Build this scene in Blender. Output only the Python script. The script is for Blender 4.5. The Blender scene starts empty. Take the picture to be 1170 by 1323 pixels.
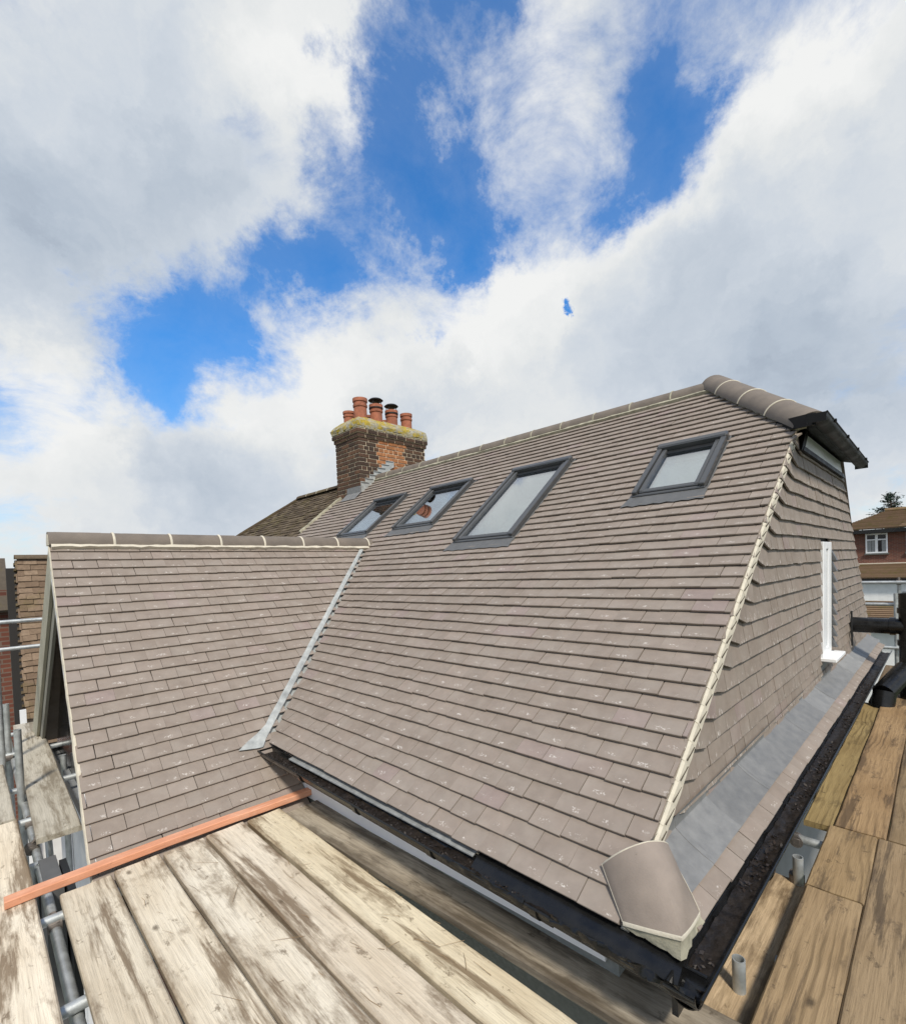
import bpy, math, random
from mathutils import Vector, Matrix, noise as mnoise

random.seed(7)
S = bpy.context.scene
C = S.collection
R = math.radians

# ------------------------------------------------------------------ camera, sky, sun, exposure
CAM_R = Matrix(((0.70822328, -0.04398202, 0.70461717),
                (-0.70489989, 0.01135104, 0.70921598),
                (-0.03919089, -0.99896784, -0.02296385)))     # columns: right, down, forward
FPX, CX, CY = 624.8, 585.0, 750.0                              # focal length and principal point for 1170 x 1323
cam = bpy.data.cameras.new('camera')
cam.sensor_width = 36.0
cam.lens = FPX / 1323.0 * 36.0
cam.shift_y = (CY - 661.5) / 1323.0
cam.clip_start = 0.05
cam.clip_end = 2000
co = bpy.data.objects.new('camera', cam)
C.objects.link(co)
m = Matrix.Identity(4)
for i in range(3):
    m[i][0], m[i][1], m[i][2] = CAM_R[i][0], -CAM_R[i][1], -CAM_R[i][2]
co.matrix_world = m
S.camera = co

def proj(p):
    q = CAM_R.transposed() @ Vector(p)
    if q.z < 0.05:
        return None
    return (CX + FPX * q.x / q.z, CY + FPX * q.y / q.z)

SUN_EL, SUN_DIR = 50, Vector((-0.50, -0.75, 0)).normalized()
world = bpy.data.worlds.new('World')
S.world = world
world.use_nodes = True
NT = world.node_tree
NT.nodes.clear()

def N(nt, kind, **kw):
    n = nt.nodes.new(kind)
    for k, v in kw.items():
        setattr(n, k, v)
    return n

def L(nt, a, b):
    nt.links.new(a, b)

def mth(nt, op, a, b=None, c=None, clamp=False):
    n = N(nt, 'ShaderNodeMath', operation=op)
    n.use_clamp = clamp
    for i, x in enumerate((a, b, c)):
        if x is None:
            continue
        if isinstance(x, (int, float)):
            n.inputs[i].default_value = x
        else:
            L(nt, x, n.inputs[i])
    return n.outputs[0]

def vmth(nt, op, a, b=None):
    n = N(nt, 'ShaderNodeVectorMath', operation=op)
    for i, x in enumerate((a, b)):
        if x is None:
            continue
        if isinstance(x, (tuple, list, Vector)):
            n.inputs[i].default_value = tuple(x)
        else:
            L(nt, x, n.inputs[i])
    return n.outputs['Value'] if op in ('DOT_PRODUCT', 'LENGTH', 'DISTANCE') else n.outputs[0]

def ramp(nt, f, stops, interp='LINEAR'):
    n = N(nt, 'ShaderNodeValToRGB')
    n.color_ramp.interpolation = interp
    el = n.color_ramp.elements
    while len(el) < len(stops):
        el.new(0.5)
    for e, (p, c) in zip(el, stops):
        e.position = p
        e.color = (*c, 1) if not isinstance(c, (int, float)) else (c, c, c, 1)
    L(nt, f, n.inputs[0])
    return n.outputs[0]

def mixc(nt, f, a, b, mode='MIX'):
    n = N(nt, 'ShaderNodeMix', data_type='RGBA', blend_type=mode)
    if isinstance(f, (int, float)):
        n.inputs[0].default_value = f
    else:
        L(nt, f, n.inputs[0])
    for s, x in ((6, a), (7, b)):
        if isinstance(x, (tuple, list)):
            n.inputs[s].default_value = (*x[:3], 1)
        elif isinstance(x, (int, float)):
            n.inputs[s].default_value = (x, x, x, 1)
        else:
            L(nt, x, n.inputs[s])
    return n.outputs[2]

def noise_(nt, vec, scale, detail=4, rough=0.55, dist=0.0, out=0):
    n = N(nt, 'ShaderNodeTexNoise')
    n.inputs['Scale'].default_value = scale
    n.inputs['Detail'].default_value = detail
    n.inputs['Roughness'].default_value = rough
    n.inputs['Distortion'].default_value = dist
    if vec is not None:
        L(nt, vec, n.inputs['Vector'])
    return n.outputs[out]

def maprange(nt, v, a, b, c=0.0, d=1.0, smooth=False):
    n = N(nt, 'ShaderNodeMapRange')
    n.interpolation_type = 'SMOOTHSTEP' if smooth else 'LINEAR'
    for i, x in enumerate((v, a, b, c, d)):
        if isinstance(x, (int, float)):
            n.inputs[i].default_value = x
        else:
            L(nt, x, n.inputs[i])
    return n.outputs[0]

# cloud banks and gaps of blue: direction, angular size, how much cloud
BANKS = [
    (0.1163, 0.7870, 0.6058, 0.2511, 0.36),
    (0.2906, 0.6379, 0.7132, 0.1275, 0.30),
    (0.3624, 0.6055, 0.7085, 0.0673, 0.24),
    (0.0864, 0.8829, 0.4614, 0.1385, 0.26),
    (0.2653, 0.8028, 0.5339, 0.1048, 0.18),
    (0.3489, 0.7397, 0.5754, 0.0643, 0.08),
    (0.4528, 0.6115, 0.6489, 0.0462, 0.16),
    (0.8788, 0.1605, 0.4495, 0.2311, 0.36),
    (0.8301, 0.0222, 0.5571, 0.1392, 0.36),
    (0.7816, 0.4910, 0.3847, 0.2000, 0.32),
    (0.6893, 0.5392, 0.4838, 0.0953, 0.20),
    (0.9206, 0.2994, 0.2506, 0.2509, 0.30),
    (0.6546, 0.6949, 0.2978, 0.1754, 0.26),
    (0.7938, 0.3331, 0.5089, 0.1123, 0.20),
    (0.7918, 0.1497, 0.5921, 0.0657, 0.18),
    (0.5942, 0.3953, 0.7005, 0.0829, 0.05),
    (0.5790, 0.5034, 0.6414, 0.0630, 0.05),
    (0.6150, 0.3455, 0.7088, 0.0619, 0.06),
    (0.5780, 0.5379, 0.6136, 0.0440, 0.05),
    (0.6731, 0.7237, 0.1520, 0.3301, 0.14),
    (0.4895, 0.8198, 0.2971, 0.1820, 0.30),
    (0.1187, 0.9744, 0.1910, 0.1634, 0.26),
    (0.3015, 0.9413, 0.1519, 0.1957, 0.28),
    (0.0759, 0.9453, 0.3174, 0.0893, 0.14),
    (0.3872, 0.8125, 0.4358, 0.0372, 0.12),
    (0.5630, 0.6649, 0.4908, 0.0573, 0.14),
    (0.5394, 0.7593, 0.3640, 0.0834, 0.16),
    (0.4649, 0.5572, 0.6881, 0.0773, -0.36),
    (0.5415, 0.5812, 0.6074, 0.0777, -0.34),
    (0.4489, 0.6512, 0.6119, 0.0486, -0.12),
    (0.6026, 0.5553, 0.5732, 0.0523, -0.25),
    (0.3903, 0.7672, 0.5090, 0.0761, -0.36),
    (0.2186, 0.9088, 0.3553, 0.1081, -0.40),
    (0.3102, 0.8503, 0.4252, 0.1063, -0.38),
    (0.1484, 0.9112, 0.3842, 0.0522, -0.15),
    (0.4436, 0.7197, 0.5342, 0.0588, -0.22),
    (0.7427, 0.2621, 0.6162, 0.0714, -0.36),
    (0.7175, 0.3709, 0.5896, 0.0585, -0.26),
    (0.5061, 0.4451, 0.7387, 0.0391, -0.26),
    (0.7545, 0.4858, 0.4413, 0.0194, -0.95),
    (0.4427, 0.4991, 0.7450, 0.0514, -0.22),
    (0.6829, 0.2793, 0.6750, 0.0535, -0.10),
    (0.6037, 0.5961, 0.5293, 0.0430, -0.26),
    (0.6091, 0.6696, 0.4250, 0.0217, -0.20),
    (0.2928, 0.7065, 0.6443, 0.0569, -0.22),
    (0.4033, 0.6914, 0.5995, 0.0430, -0.12),
    (0.9949, 0.0513, 0.0864, 0.0614, 0.05),
    (-0.60, -0.62, 0.50, 1.00, 0.30),  # unseen bank behind the camera, added to neutralise the blue ambient light
    (0.386, 0.332, 0.861, 0.22, 0.35),
]
# patches of thicker (grey) and thinner (white) cloud
SHADES = [
    (0.1250, 0.7985, 0.5888, 0.2326, 0.42),
    (0.2471, 0.8169, 0.5211, 0.1563, 0.28),
    (0.0946, 0.8898, 0.4465, 0.1225, 0.18),
    (0.3624, 0.6055, 0.7085, 0.0852, -0.55),
    (0.4437, 0.6187, 0.6483, 0.0615, -0.10),
    (0.2359, 0.6787, 0.6955, 0.0754, 0.00),
    (0.8762, 0.2809, 0.3916, 0.2213, 0.42),
    (0.9570, 0.0903, 0.2756, 0.1531, 0.40),
    (0.8197, 0.4506, 0.3536, 0.1472, 0.15),
    (0.8549, 0.1844, 0.4850, 0.1107, 0.12),
    (0.6845, 0.5535, 0.4745, 0.1220, -0.45),
    (0.7587, 0.3284, 0.5627, 0.0746, -0.40),
    (0.7673, 0.2087, 0.6064, 0.0734, -0.40),
    (0.7722, 0.0961, 0.6280, 0.0786, -0.35),
    (0.8676, 0.0542, 0.4943, 0.0772, -0.10),
    (0.6593, 0.6293, 0.4114, 0.0821, -0.30),
    (0.4925, 0.7914, 0.3622, 0.1160, -0.40),
    (0.3944, 0.8798, 0.2653, 0.0815, -0.20),
    (0.2107, 0.9570, 0.1993, 0.0721, 0.30),
    (0.0916, 0.9679, 0.2340, 0.0627, -0.25),
    (0.4122, 0.9002, 0.1404, 0.0712, 0.20),
    (0.2897, 0.9472, 0.1378, 0.1044, 0.40),
    (0.1389, 0.9607, 0.2403, 0.1210, -0.15),
    (0.1175, 0.9828, 0.1428, 0.0993, 0.05),
    (0.6442, 0.7345, 0.2131, 0.1217, 0.30),
    (0.6923, 0.6698, 0.2684, 0.1193, 0.10),
    (0.5984, 0.3985, 0.6950, 0.0931, -0.20),
    (0.9905, 0.0775, 0.1135, 0.0632, -0.10),
    (0.0658, 0.9626, 0.2629, 0.0902, -0.20),
]
geo = N(NT, 'ShaderNodeTexCoord').outputs['Generated']
sky = N(NT, 'ShaderNodeTexSky', sky_type='NISHITA')
sky.sun_disc = False
sky.sun_elevation = R(SUN_EL)
sky.sun_rotation = math.atan2(SUN_DIR.x, SUN_DIR.y)
sky.air_density = 1.0
sky.dust_density = 0.4
sky.ozone_density = 3.0
sx = N(NT, 'ShaderNodeSeparateXYZ')
L(NT, geo, sx.inputs[0])
zc = mth(NT, 'MAXIMUM', sx.outputs[2], 0.0)
inv = mth(NT, 'DIVIDE', 1.0, mth(NT, 'ADD', zc, 0.45))
scl = N(NT, 'ShaderNodeVectorMath', operation='SCALE')
L(NT, geo, scl.inputs[0])
L(NT, inv, scl.inputs['Scale'])
plane = scl.outputs[0]
def scaled(v, k):
    n = N(NT, 'ShaderNodeVectorMath', operation='SCALE')
    L(NT, v, n.inputs[0])
    n.inputs['Scale'].default_value = k
    return n.outputs[0]
w1 = scaled(vmth(NT, 'SUBTRACT', noise_(NT, geo, 2.2, 3, 0.5, out=1), (0.5, 0.5, 0.5)), 0.26)
w2 = scaled(vmth(NT, 'SUBTRACT', noise_(NT, geo, 6.0, 8, 0.66, out=1), (0.5, 0.5, 0.5)), 0.28)
wdir = vmth(NT, 'NORMALIZE', vmth(NT, 'ADD', vmth(NT, 'ADD', geo, w1), w2))
def bank_sum(lst, vec):
    f = None
    for (bx, by, bz, br, ba) in lst:
        dt = vmth(NT, 'DOT_PRODUCT', vec, (bx, by, bz))
        e = mth(NT, 'MULTIPLY_ADD', dt, 2.0 / br ** 2, -2.0 / br ** 2)
        f = mth(NT, 'MULTIPLY_ADD', mth(NT, 'EXPONENT', e), ba, f if f is not None else 0.0)
    return f
field = bank_sum(BANKS, wdir)
n1 = noise_(NT, plane, 2.1, 10, 0.55, 0.2)
n2 = noise_(NT, plane, 5.5, 12, 0.68, 0.35)
dens = mth(NT, 'ADD', mth(NT, 'MULTIPLY', mth(NT, 'SUBTRACT', n1, 0.5), 1.0), field)
dens = mth(NT, 'ADD', dens, mth(NT, 'MULTIPLY', mth(NT, 'SUBTRACT', n2, 0.5), 0.90))
dens = mth(NT, 'ADD', dens, mth(NT, 'MULTIPLY', mth(NT, 'SUBTRACT', 0.24, zc, clamp=True), 1.3))
alpha = maprange(NT, dens, -0.17, 0.36, 0.0, 1.0, True)
veil = mth(NT, 'MULTIPLY', maprange(NT, dens, -0.45, 0.0, 0.0, 1.0, True), 0.07)
alpha = mth(NT, 'MAXIMUM', alpha, veil)
# thick parts grey, thin sunlit rims white
n3 = noise_(NT, wdir, 3.6, 8, 0.58, 0.4)
shade = bank_sum(SHADES, wdir)
thick = mth(NT, 'ADD', mth(NT, 'MULTIPLY', mth(NT, 'SUBTRACT', dens, 0.25), 0.35), mth(NT, 'MULTIPLY', mth(NT, 'SUBTRACT', n3, 0.5), 1.5))
thick = mth(NT, 'ADD', mth(NT, 'ADD', thick, mth(NT, 'MULTIPLY', shade, 1.05)), 0.33)
ccol = ramp(NT, mth(NT, 'MULTIPLY', thick, 0.72), [(0.0, (6.5, 6.55, 6.5)), (0.25, (5.75, 5.9, 5.95)), (0.55, (4.5, 4.9, 5.4)), (0.85, (3.45, 3.95, 4.6)), (1.0, (2.8, 3.25, 3.9))])
tint = mixc(NT, maprange(NT, zc, 0.05, 0.40), (0.72, 0.92, 1.05), (0.42, 1.08, 1.56))
bluesky = mixc(NT, 1.0, sky.outputs[0], tint, 'MULTIPLY')
mixed = mixc(NT, alpha, bluesky, ccol)
bg = N(NT, 'ShaderNodeBackground')
bg.inputs['Strength'].default_value = 0.1
L(NT, mixed, bg.inputs['Color'])
wo = N(NT, 'ShaderNodeOutputWorld')
L(NT, bg.outputs[0], wo.inputs[0])

sl = bpy.data.lights.new('sun', 'SUN')
sl.energy = 2.9
sl.angle = R(7)
sl.color = (1.0, 0.93, 0.82)
so = bpy.data.objects.new('sun', sl)
C.objects.link(so)
sdir = Vector((SUN_DIR.x * math.cos(R(SUN_EL)), SUN_DIR.y * math.cos(R(SUN_EL)), math.sin(R(SUN_EL))))
so.rotation_euler = sdir.to_track_quat('Z', 'Y').to_euler()
so.location = sdir * 30

S.view_settings.view_transform = 'Standard'
S.view_settings.look = 'None'
S.view_settings.gamma = 1
S.view_settings.use_curve_mapping = False
S.view_settings.exposure = 0.45
S.render.engine = 'CYCLES'

# ------------------------------------------------------------------ materials
MATS = {}
def new_mat(name, rough=0.6, metal=0.0, spec=0.5):
    mt = bpy.data.materials.new(name)
    mt.use_nodes = True
    nt = mt.node_tree
    b = nt.nodes['Principled BSDF']
    b.inputs['Roughness'].default_value = rough
    b.inputs['Metallic'].default_value = metal
    b.inputs['Specular IOR Level'].default_value = spec
    MATS[name] = mt
    return mt, nt, b

def coords(nt, stretch=(1, 1, 1), random_offset=True):
    tc = N(nt, 'ShaderNodeTexCoord').outputs['Object']
    v = vmth(nt, 'MULTIPLY', tc, stretch)
    if random_offset:
        oi = N(nt, 'ShaderNodeObjectInfo').outputs['Random']
        at = N(nt, 'ShaderNodeAttribute', attribute_name='rnd').outputs['Fac']
        s = mth(nt, 'ADD', mth(nt, 'MULTIPLY', oi, 61.0), mth(nt, 'MULTIPLY', at, 97.0))
        cx = N(nt, 'ShaderNodeCombineXYZ')
        L(nt, s, cx.inputs[0]); L(nt, mth(nt, 'MULTIPLY', s, 1.7), cx.inputs[1]); L(nt, mth(nt, 'MULTIPLY', s, 0.6), cx.inputs[2])
        v = vmth(nt, 'ADD', v, cx.outputs[0])
    return v

def rnd_value(nt):
    oi = N(nt, 'ShaderNodeObjectInfo').outputs['Random']
    at = N(nt, 'ShaderNodeAttribute', attribute_name='rnd').outputs['Fac']
    return mth(nt, 'FRACT', mth(nt, 'ADD', oi, at))

def bump(nt, b, h, strength=0.3, dist=0.01):
    n = N(nt, 'ShaderNodeBump')
    n.inputs['Strength'].default_value = strength
    n.inputs['Distance'].default_value = dist
    L(nt, h, n.inputs['Height'])
    L(nt, n.outputs[0], b.inputs['Normal'])

def simple(name, col, rough=0.6, metal=0.0, var=0.12, scale=8.0, bs=0.15, spec=0.5, fine=60.0, tone=0.0):
    mt, nt, b = new_mat(name, rough, metal, spec)
    v = coords(nt)
    n = noise_(nt, v, scale, 6, 0.6)
    lo = tuple(c * (1 - var * 1.6) for c in col)
    hi = tuple(min(1, c * (1 + var * 1.6)) for c in col)
    cc = ramp(nt, n, [(0.25, lo), (0.75, hi)])
    if tone:                                                # piece to piece
        cc = mixc(nt, 1.0, cc, ramp(nt, rnd_value(nt), [(0.0, 1 - tone), (1.0, 1 + tone)]), 'MULTIPLY')
    L(nt, cc, b.inputs['Base Color'])
    f = noise_(nt, v, fine, 4, 0.6)
    L(nt, maprange(nt, n, 0.3, 0.7, max(0.02, rough - 0.1), min(1, rough + 0.1)), b.inputs['Roughness'])
    bump(nt, b, f, bs, 0.004)
    return mt

def tile_material(name, base, vertical=False):
    mt, nt, b = new_mat(name, 0.78, 0, 0.35)
    v = coords(nt)
    r = rnd_value(nt)
    n = noise_(nt, v, 14, 5, 0.6)
    f = noise_(nt, v, 260, 3, 0.7)
    col = ramp(nt, n, [(0.2, tuple(c * 0.86 for c in base)), (0.8, tuple(c * 1.12 for c in base))])
    col = mixc(nt, 1.0, col, ramp(nt, r, [(0.0, (0.94, 0.93, 0.92)), (0.4, (0.98, 0.98, 0.98)), (0.8, (1.02, 1.01, 1.01)), (0.93, (1.07, 1.06, 1.06)), (0.96, (1.04, 0.99, 1.06))]), 'MULTIPLY')
    uv = N(nt, 'ShaderNodeUVMap', uv_map='UVMap').outputs[0]
    su = N(nt, 'ShaderNodeSeparateXYZ')
    L(nt, uv, su.inputs[0])
    # pale cement splashes: where water hits, near the lower half of each tile
    if vertical:
        w = coords(nt, (1, 0.22, 1))
        sp = noise_(nt, w, 75, 4, 0.72, 0.4)
        sp2 = noise_(nt, w, 38, 3, 0.6)
        lim = maprange(nt, mth(nt, 'MULTIPLY', sp2, mth(nt, 'SUBTRACT', 1.0, su.outputs[1], clamp=True)), 0.12, 0.5, 0.72, 0.55)
    else:
        w = coords(nt, (1, 1.15, 1))
        sp = noise_(nt, w, 95, 5, 0.76, 0.12)
        sp2 = noise_(nt, v, 21, 2, 0.5)
        du = mth(nt, 'ABSOLUTE', mth(nt, 'SUBTRACT', su.outputs[1], mth(nt, 'ADD', 0.16, mth(nt, 'MULTIPLY', r, 0.22))))
        wn = maprange(nt, du, 0.03, 0.34, 1.0, 0.0, True)
        ex = maprange(nt, mth(nt, 'ABSOLUTE', mth(nt, 'SUBTRACT', su.outputs[0], mth(nt, 'ADD', 0.3, mth(nt, 'MULTIPLY', mth(nt, 'FRACT', mth(nt, 'MULTIPLY', r, 7.3)), 0.4)))), 0.10, 0.46, 1.0, 0.25, True)
        lim = maprange(nt, mth(nt, 'MULTIPLY', mth(nt, 'MULTIPLY', sp2, wn), ex), 0.18, 0.60, 0.74, 0.505)
    mask = maprange(nt, mth(nt, 'SUBTRACT', sp, lim), 0.0, 0.07, 0.0, 0.78)
    col = mixc(nt, mask, col, (0.66, 0.62, 0.57))
    # a haze of bloom
    bl = noise_(nt, v, 5.0, 4, 0.6)
    col = mixc(nt, maprange(nt, bl, 0.42, 0.75, 0.0, 0.34), col, (0.36, 0.325, 0.285))
    dt_ = noise_(nt, coords(nt, (1, 1, 1), False), 1.3, 5, 0.6)
    col = mixc(nt, maprange(nt, dt_, 0.45, 0.72, 0.0, 0.30), col, (0.150, 0.120, 0.098))
    col = mixc(nt, maprange(nt, f, 0.6, 0.8, 0, 0.25), col, (0.12, 0.105, 0.10))
    L(nt, col, b.inputs['Base Color'])
    bump(nt, b, f, 0.35, 0.0015)
    return mt

TILE = tile_material('concrete_tile', (0.245, 0.203, 0.170))
HANG = tile_material('hanging_tile', (0.240, 0.198, 0.163), True)
RIDGE = simple('ridge_concrete', (0.160, 0.134, 0.110), 0.75, 0, 0.14, 6, 0.3, 0.35, 120)
BONNET = simple('bonnet_concrete', (0.250, 0.208, 0.175), 0.75, 0, 0.10, 9, 0.25, 0.35, 140)
MORTAR = simple('mortar', (0.56, 0.515, 0.42), 0.9, 0, 0.10, 18, 0.5, 0.3, 90)
OLDMORTAR = simple('weathered_mortar', (0.33, 0.31, 0.235), 0.9, 0, 0.28, 14, 0.6, 0.3, 90)
UNDERLAY = simple('underlay', (0.03, 0.028, 0.027), 0.9)
LEAD = simple('lead_sheet', (0.185, 0.186, 0.184), 0.55, 0.0, 0.14, 16, 0.35, 0.4, 70, 0.28)
ZINC = simple('new_lead', (0.36, 0.375, 0.365), 0.45, 0.0, 0.22, 14, 0.25, 0.5, 40)
FLASH = simple('grey_flashing', (0.105, 0.106, 0.106), 0.5, 0.0, 0.10, 12, 0.15)
ANTHRA = simple('anthracite_metal', (0.060, 0.062, 0.064), 0.36, 0.0, 0.06, 9, 0.05)
DARKGASKET = simple('dark_gasket', (0.012, 0.013, 0.014), 0.5, 0, 0.1)
UPVC = simple('white_upvc', (0.80, 0.81, 0.82), 0.35, 0, 0.03, 3, 0.03)
BLACKM = simple('matt_black_plastic', (0.008, 0.008, 0.008), 0.5, 0, 0.1, 6, 0.0, 0.18)
WETBLACK = simple('wet_black_sheet', (0.007, 0.007, 0.007), 0.22, 0, 0.3, 30, 0.4, 0.35, 45)
SILT = simple('wet_silt', (0.014, 0.010, 0.007), 0.5, 0, 0.5, 22, 0.9, 0.4, 55)
BLACKP = simple('black_plastic', (0.009, 0.009, 0.009), 0.27, 0, 0.25, 14, 0.22, 0.4, 30)
GREYTRAY = simple('eaves_tray', (0.24, 0.25, 0.25), 0.5, 0, 0.2, 20, 0.1)
DARKRENDER = simple('grey_pebbledash', (0.20, 0.212, 0.20), 0.95, 0, 0.12, 40, 0.8)
GREYRENDER = simple('grey_render', (0.26, 0.265, 0.26), 0.9, 0, 0.08, 4, 0.2)
RENDER = simple('white_render', (0.74, 0.74, 0.73), 0.85, 0, 0.06, 4, 0.2)
CREAM = simple('room_plaster', (0.70, 0.68, 0.60), 0.9, 0, 0.05, 4, 0.1)
PANE_GLARE = simple('pane_glare', (0.80, 0.82, 0.85), 0.4, 0, 0.05)  # white for sheets that imitate bright reflections in the panes
GALV = simple('galvanised_steel', (0.42, 0.44, 0.44), 0.5, 0.55, 0.2, 16, 0.25, 0.5, 90)
RUST = simple('coupler_steel', (0.16, 0.14, 0.125), 0.6, 0.5, 0.25, 25, 0.3)
POT = simple('terracotta', (0.33, 0.125, 0.075), 0.85, 0, 0.26, 9, 0.3, 0.3)
COWL = simple('black_cowl', (0.015, 0.014, 0.013), 0.55, 0.2)
DARKWALL = simple('dark_glazing', (0.012, 0.013, 0.016), 0.12, 0, 0.1)
GREYFRAME = simple('grey_frame', (0.22, 0.23, 0.235), 0.5, 0, 0.08)
BARGE = simple('sage_bargeboard', (0.33, 0.315, 0.245), 0.7, 0, 0.10, 5, 0.15)
CONC = simple('pale_concrete', (0.115, 0.12, 0.112), 0.9, 0, 0.12, 0.8, 0.3, 0.3, 12)
ORANGE = None
LEAF = simple('rotten_leaves', (0.020, 0.013, 0.009), 0.6, 0, 0.5, 30, 0.5)
STRAWM = simple('straw', (0.26, 0.17, 0.085), 0.8, 0, 0.2, 10, 0.2)
FARBRICKM = None

def glass_material():
    mt, nt, b = new_mat('pane_glass', 0.03)
    out = nt.nodes['Material Output']
    tr = N(nt, 'ShaderNodeBsdfTransparent')
    tr.inputs[0].default_value = (0.80, 0.86, 0.84, 1)
    gl = N(nt, 'ShaderNodeBsdfGlossy')
    gl.inputs['Roughness'].default_value = 0.015
    gl.inputs['Color'].default_value = (0.95, 0.97, 1.0, 1)
    fr = N(nt, 'ShaderNodeFresnel')
    fr.inputs['IOR'].default_value = 2.1
    f2 = maprange(nt, fr.outputs[0], 0.1, 0.6, 0.34, 0.80)
    mx = N(nt, 'ShaderNodeMixShader')
    L(nt, f2, mx.inputs[0]); L(nt, tr.outputs[0], mx.inputs[1]); L(nt, gl.outputs[0], mx.inputs[2])
    L(nt, mx.outputs[0], out.inputs[0])
    return mt
GLASS = glass_material()

def batten_material():
    mt, nt, b = new_mat('orange_batten_paint', 0.8, 0, 0.3)
    fib = noise_(nt, coords(nt, (0.05, 1, 1)), 150, 5, 0.65)
    big = noise_(nt, coords(nt, (0.5, 1, 1)), 9, 6, 0.65, 0.6)
    spot = noise_(nt, coords(nt, (0.7, 1, 1)), 45, 4, 0.7)
    col = ramp(nt, big, [(0.3, (0.56, 0.245, 0.135)), (0.55, (0.66, 0.32, 0.195)), (0.8, (0.74, 0.45, 0.31))])
    col = mixc(nt, maprange(nt, fib, 0.48, 0.75, 0, 0.55), col, (0.50, 0.185, 0.09))
    col = mixc(nt, maprange(nt, spot, 0.66, 0.72, 0, 0.7), col, (0.24, 0.12, 0.07))
    L(nt, col, b.inputs['Base Color'])
    bump(nt, b, fib, 0.6, 0.003)
    return mt
ORANGE = batten_material()

def wood_material(name, pale, mid, dark, wet=0.35, rough=0.75, grain=0.3):
    """sawn board: length along local Y; grain, knots, water stains"""
    mt, nt, b = new_mat(name, rough, 0, 0.3)
    v = coords(nt)
    oc = N(nt, 'ShaderNodeObjectInfo').outputs['Color']
    warp = noise_(nt, coords(nt, (1, 0.35, 1)), 5.0, 3, 0.5)
    # cathedral grain: few, uneven, strongly warped bands stretched along the board
    st = vmth(nt, 'ADD', coords(nt, (1, 0.07, 1)), vmth(nt, 'MULTIPLY', noise_(nt, coords(nt, (1, 0.22, 1)), 4.0, 3, 0.5, out=1), (0.16, 0.0, 0.0)))
    rings = N(nt, 'ShaderNodeTexWave', wave_type='BANDS', bands_direction='X')
    L(nt, st, rings.inputs['Vector'])
    rings.inputs['Scale'].default_value = 9
    rings.inputs['Distortion'].default_value = 4.0
    rings.inputs['Detail'].default_value = 2
    rings.inputs['Detail Scale'].default_value = 2.5
    ringm = mth(nt, 'MULTIPLY', maprange(nt, rings.outputs['Fac'], 0.55, 1.0, 0, 1), maprange(nt, noise_(nt, coords(nt, (1, 0.3, 1)), 5.5, 2, 0.5), 0.42, 0.66, 0.0, grain))
    fib = noise_(nt, coords(nt, (1, 0.025, 1)), 230, 6, 0.72)
    fib2 = noise_(nt, coords(nt, (1, 0.02, 1)), 60, 4, 0.6)
    blot = noise_(nt, coords(nt, (1, 0.42, 1)), 7.0, 8, 0.70, 0.2)
    blot2 = noise_(nt, coords(nt, (1, 0.6, 1)), 15, 8, 0.74, 0.2)
    spot = noise_(nt, coords(nt, (1, 0.7, 1)), 55, 4, 0.7)
    col = ramp(nt, warp, [(0.3, mid), (0.62, pale)])
    col = mixc(nt, ringm, col, tuple(c * 0.60 for c in mid))
    col = mixc(nt, maprange(nt, fib, 0.47, 0.68, 0, 0.62), col, tuple(c * 0.55 for c in mid))
    col = mixc(nt, maprange(nt, fib2, 0.55, 0.75, 0, 0.38), col, tuple(c * 0.66 for c in mid))
    long_ = noise_(nt, coords(nt, (1, 0.09, 1)), 11.0, 8, 0.70, 0.25)
    col = mixc(nt, maprange(nt, long_, 0.56 - wet * 0.14, 0.61, 0, 0.85), col, dark)
    col = mixc(nt, maprange(nt, blot, 0.62 - wet * 0.22, 0.66, 0, 0.62), col, dark)
    col = mixc(nt, maprange(nt, blot2, 0.60, 0.655, 0, 0.66), col, tuple(c * 0.75 for c in dark))
    col = mixc(nt, maprange(nt, spot, 0.68, 0.76, 0, 0.6), col, tuple(c * 0.6 for c in dark))
    # grime along the sawn edges of the face
    gx = N(nt, 'ShaderNodeSeparateXYZ')
    L(nt, N(nt, 'ShaderNodeTexCoord').outputs['Object'], gx.inputs[0])
    eg = mth(nt, 'ADD', mth(nt, 'ABSOLUTE', gx.outputs[0]), mth(nt, 'MULTIPLY', mth(nt, 'SUBTRACT', blot, 0.5), 0.10))
    col = mixc(nt, maprange(nt, eg, 0.088, 0.116, 0, 0.55), col, dark)
    # knots
    vo = N(nt, 'ShaderNodeTexVoronoi', feature='F1')
    L(nt, coords(nt, (1, 0.5, 0.02)), vo.inputs['Vector'])
    vo.inputs['Scale'].default_value = 3.6
    kd = mth(nt, 'ADD', vo.outputs['Distance'], mth(nt, 'MULTIPLY', mth(nt, 'SUBTRACT', blot2, 0.5), 0.08))
    col = mixc(nt, maprange(nt, kd, 0.04, 0.085, 0.85, 0.0, True), col, tuple(c * 0.45 for c in dark))
    col = mixc(nt, 1.0, col, oc, 'MULTIPLY')
    L(nt, col, b.inputs['Base Color'])
    hh = mth(nt, 'ADD', mth(nt, 'MULTIPLY', fib, 0.7), mth(nt, 'MULTIPLY', rings.outputs['Fac'], 0.3))
    bump(nt, b, hh, 0.55, 0.004)
    L(nt, maprange(nt, blot, 0.5, 0.75, rough, rough - 0.25), b.inputs['Roughness'])
    return mt

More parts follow.
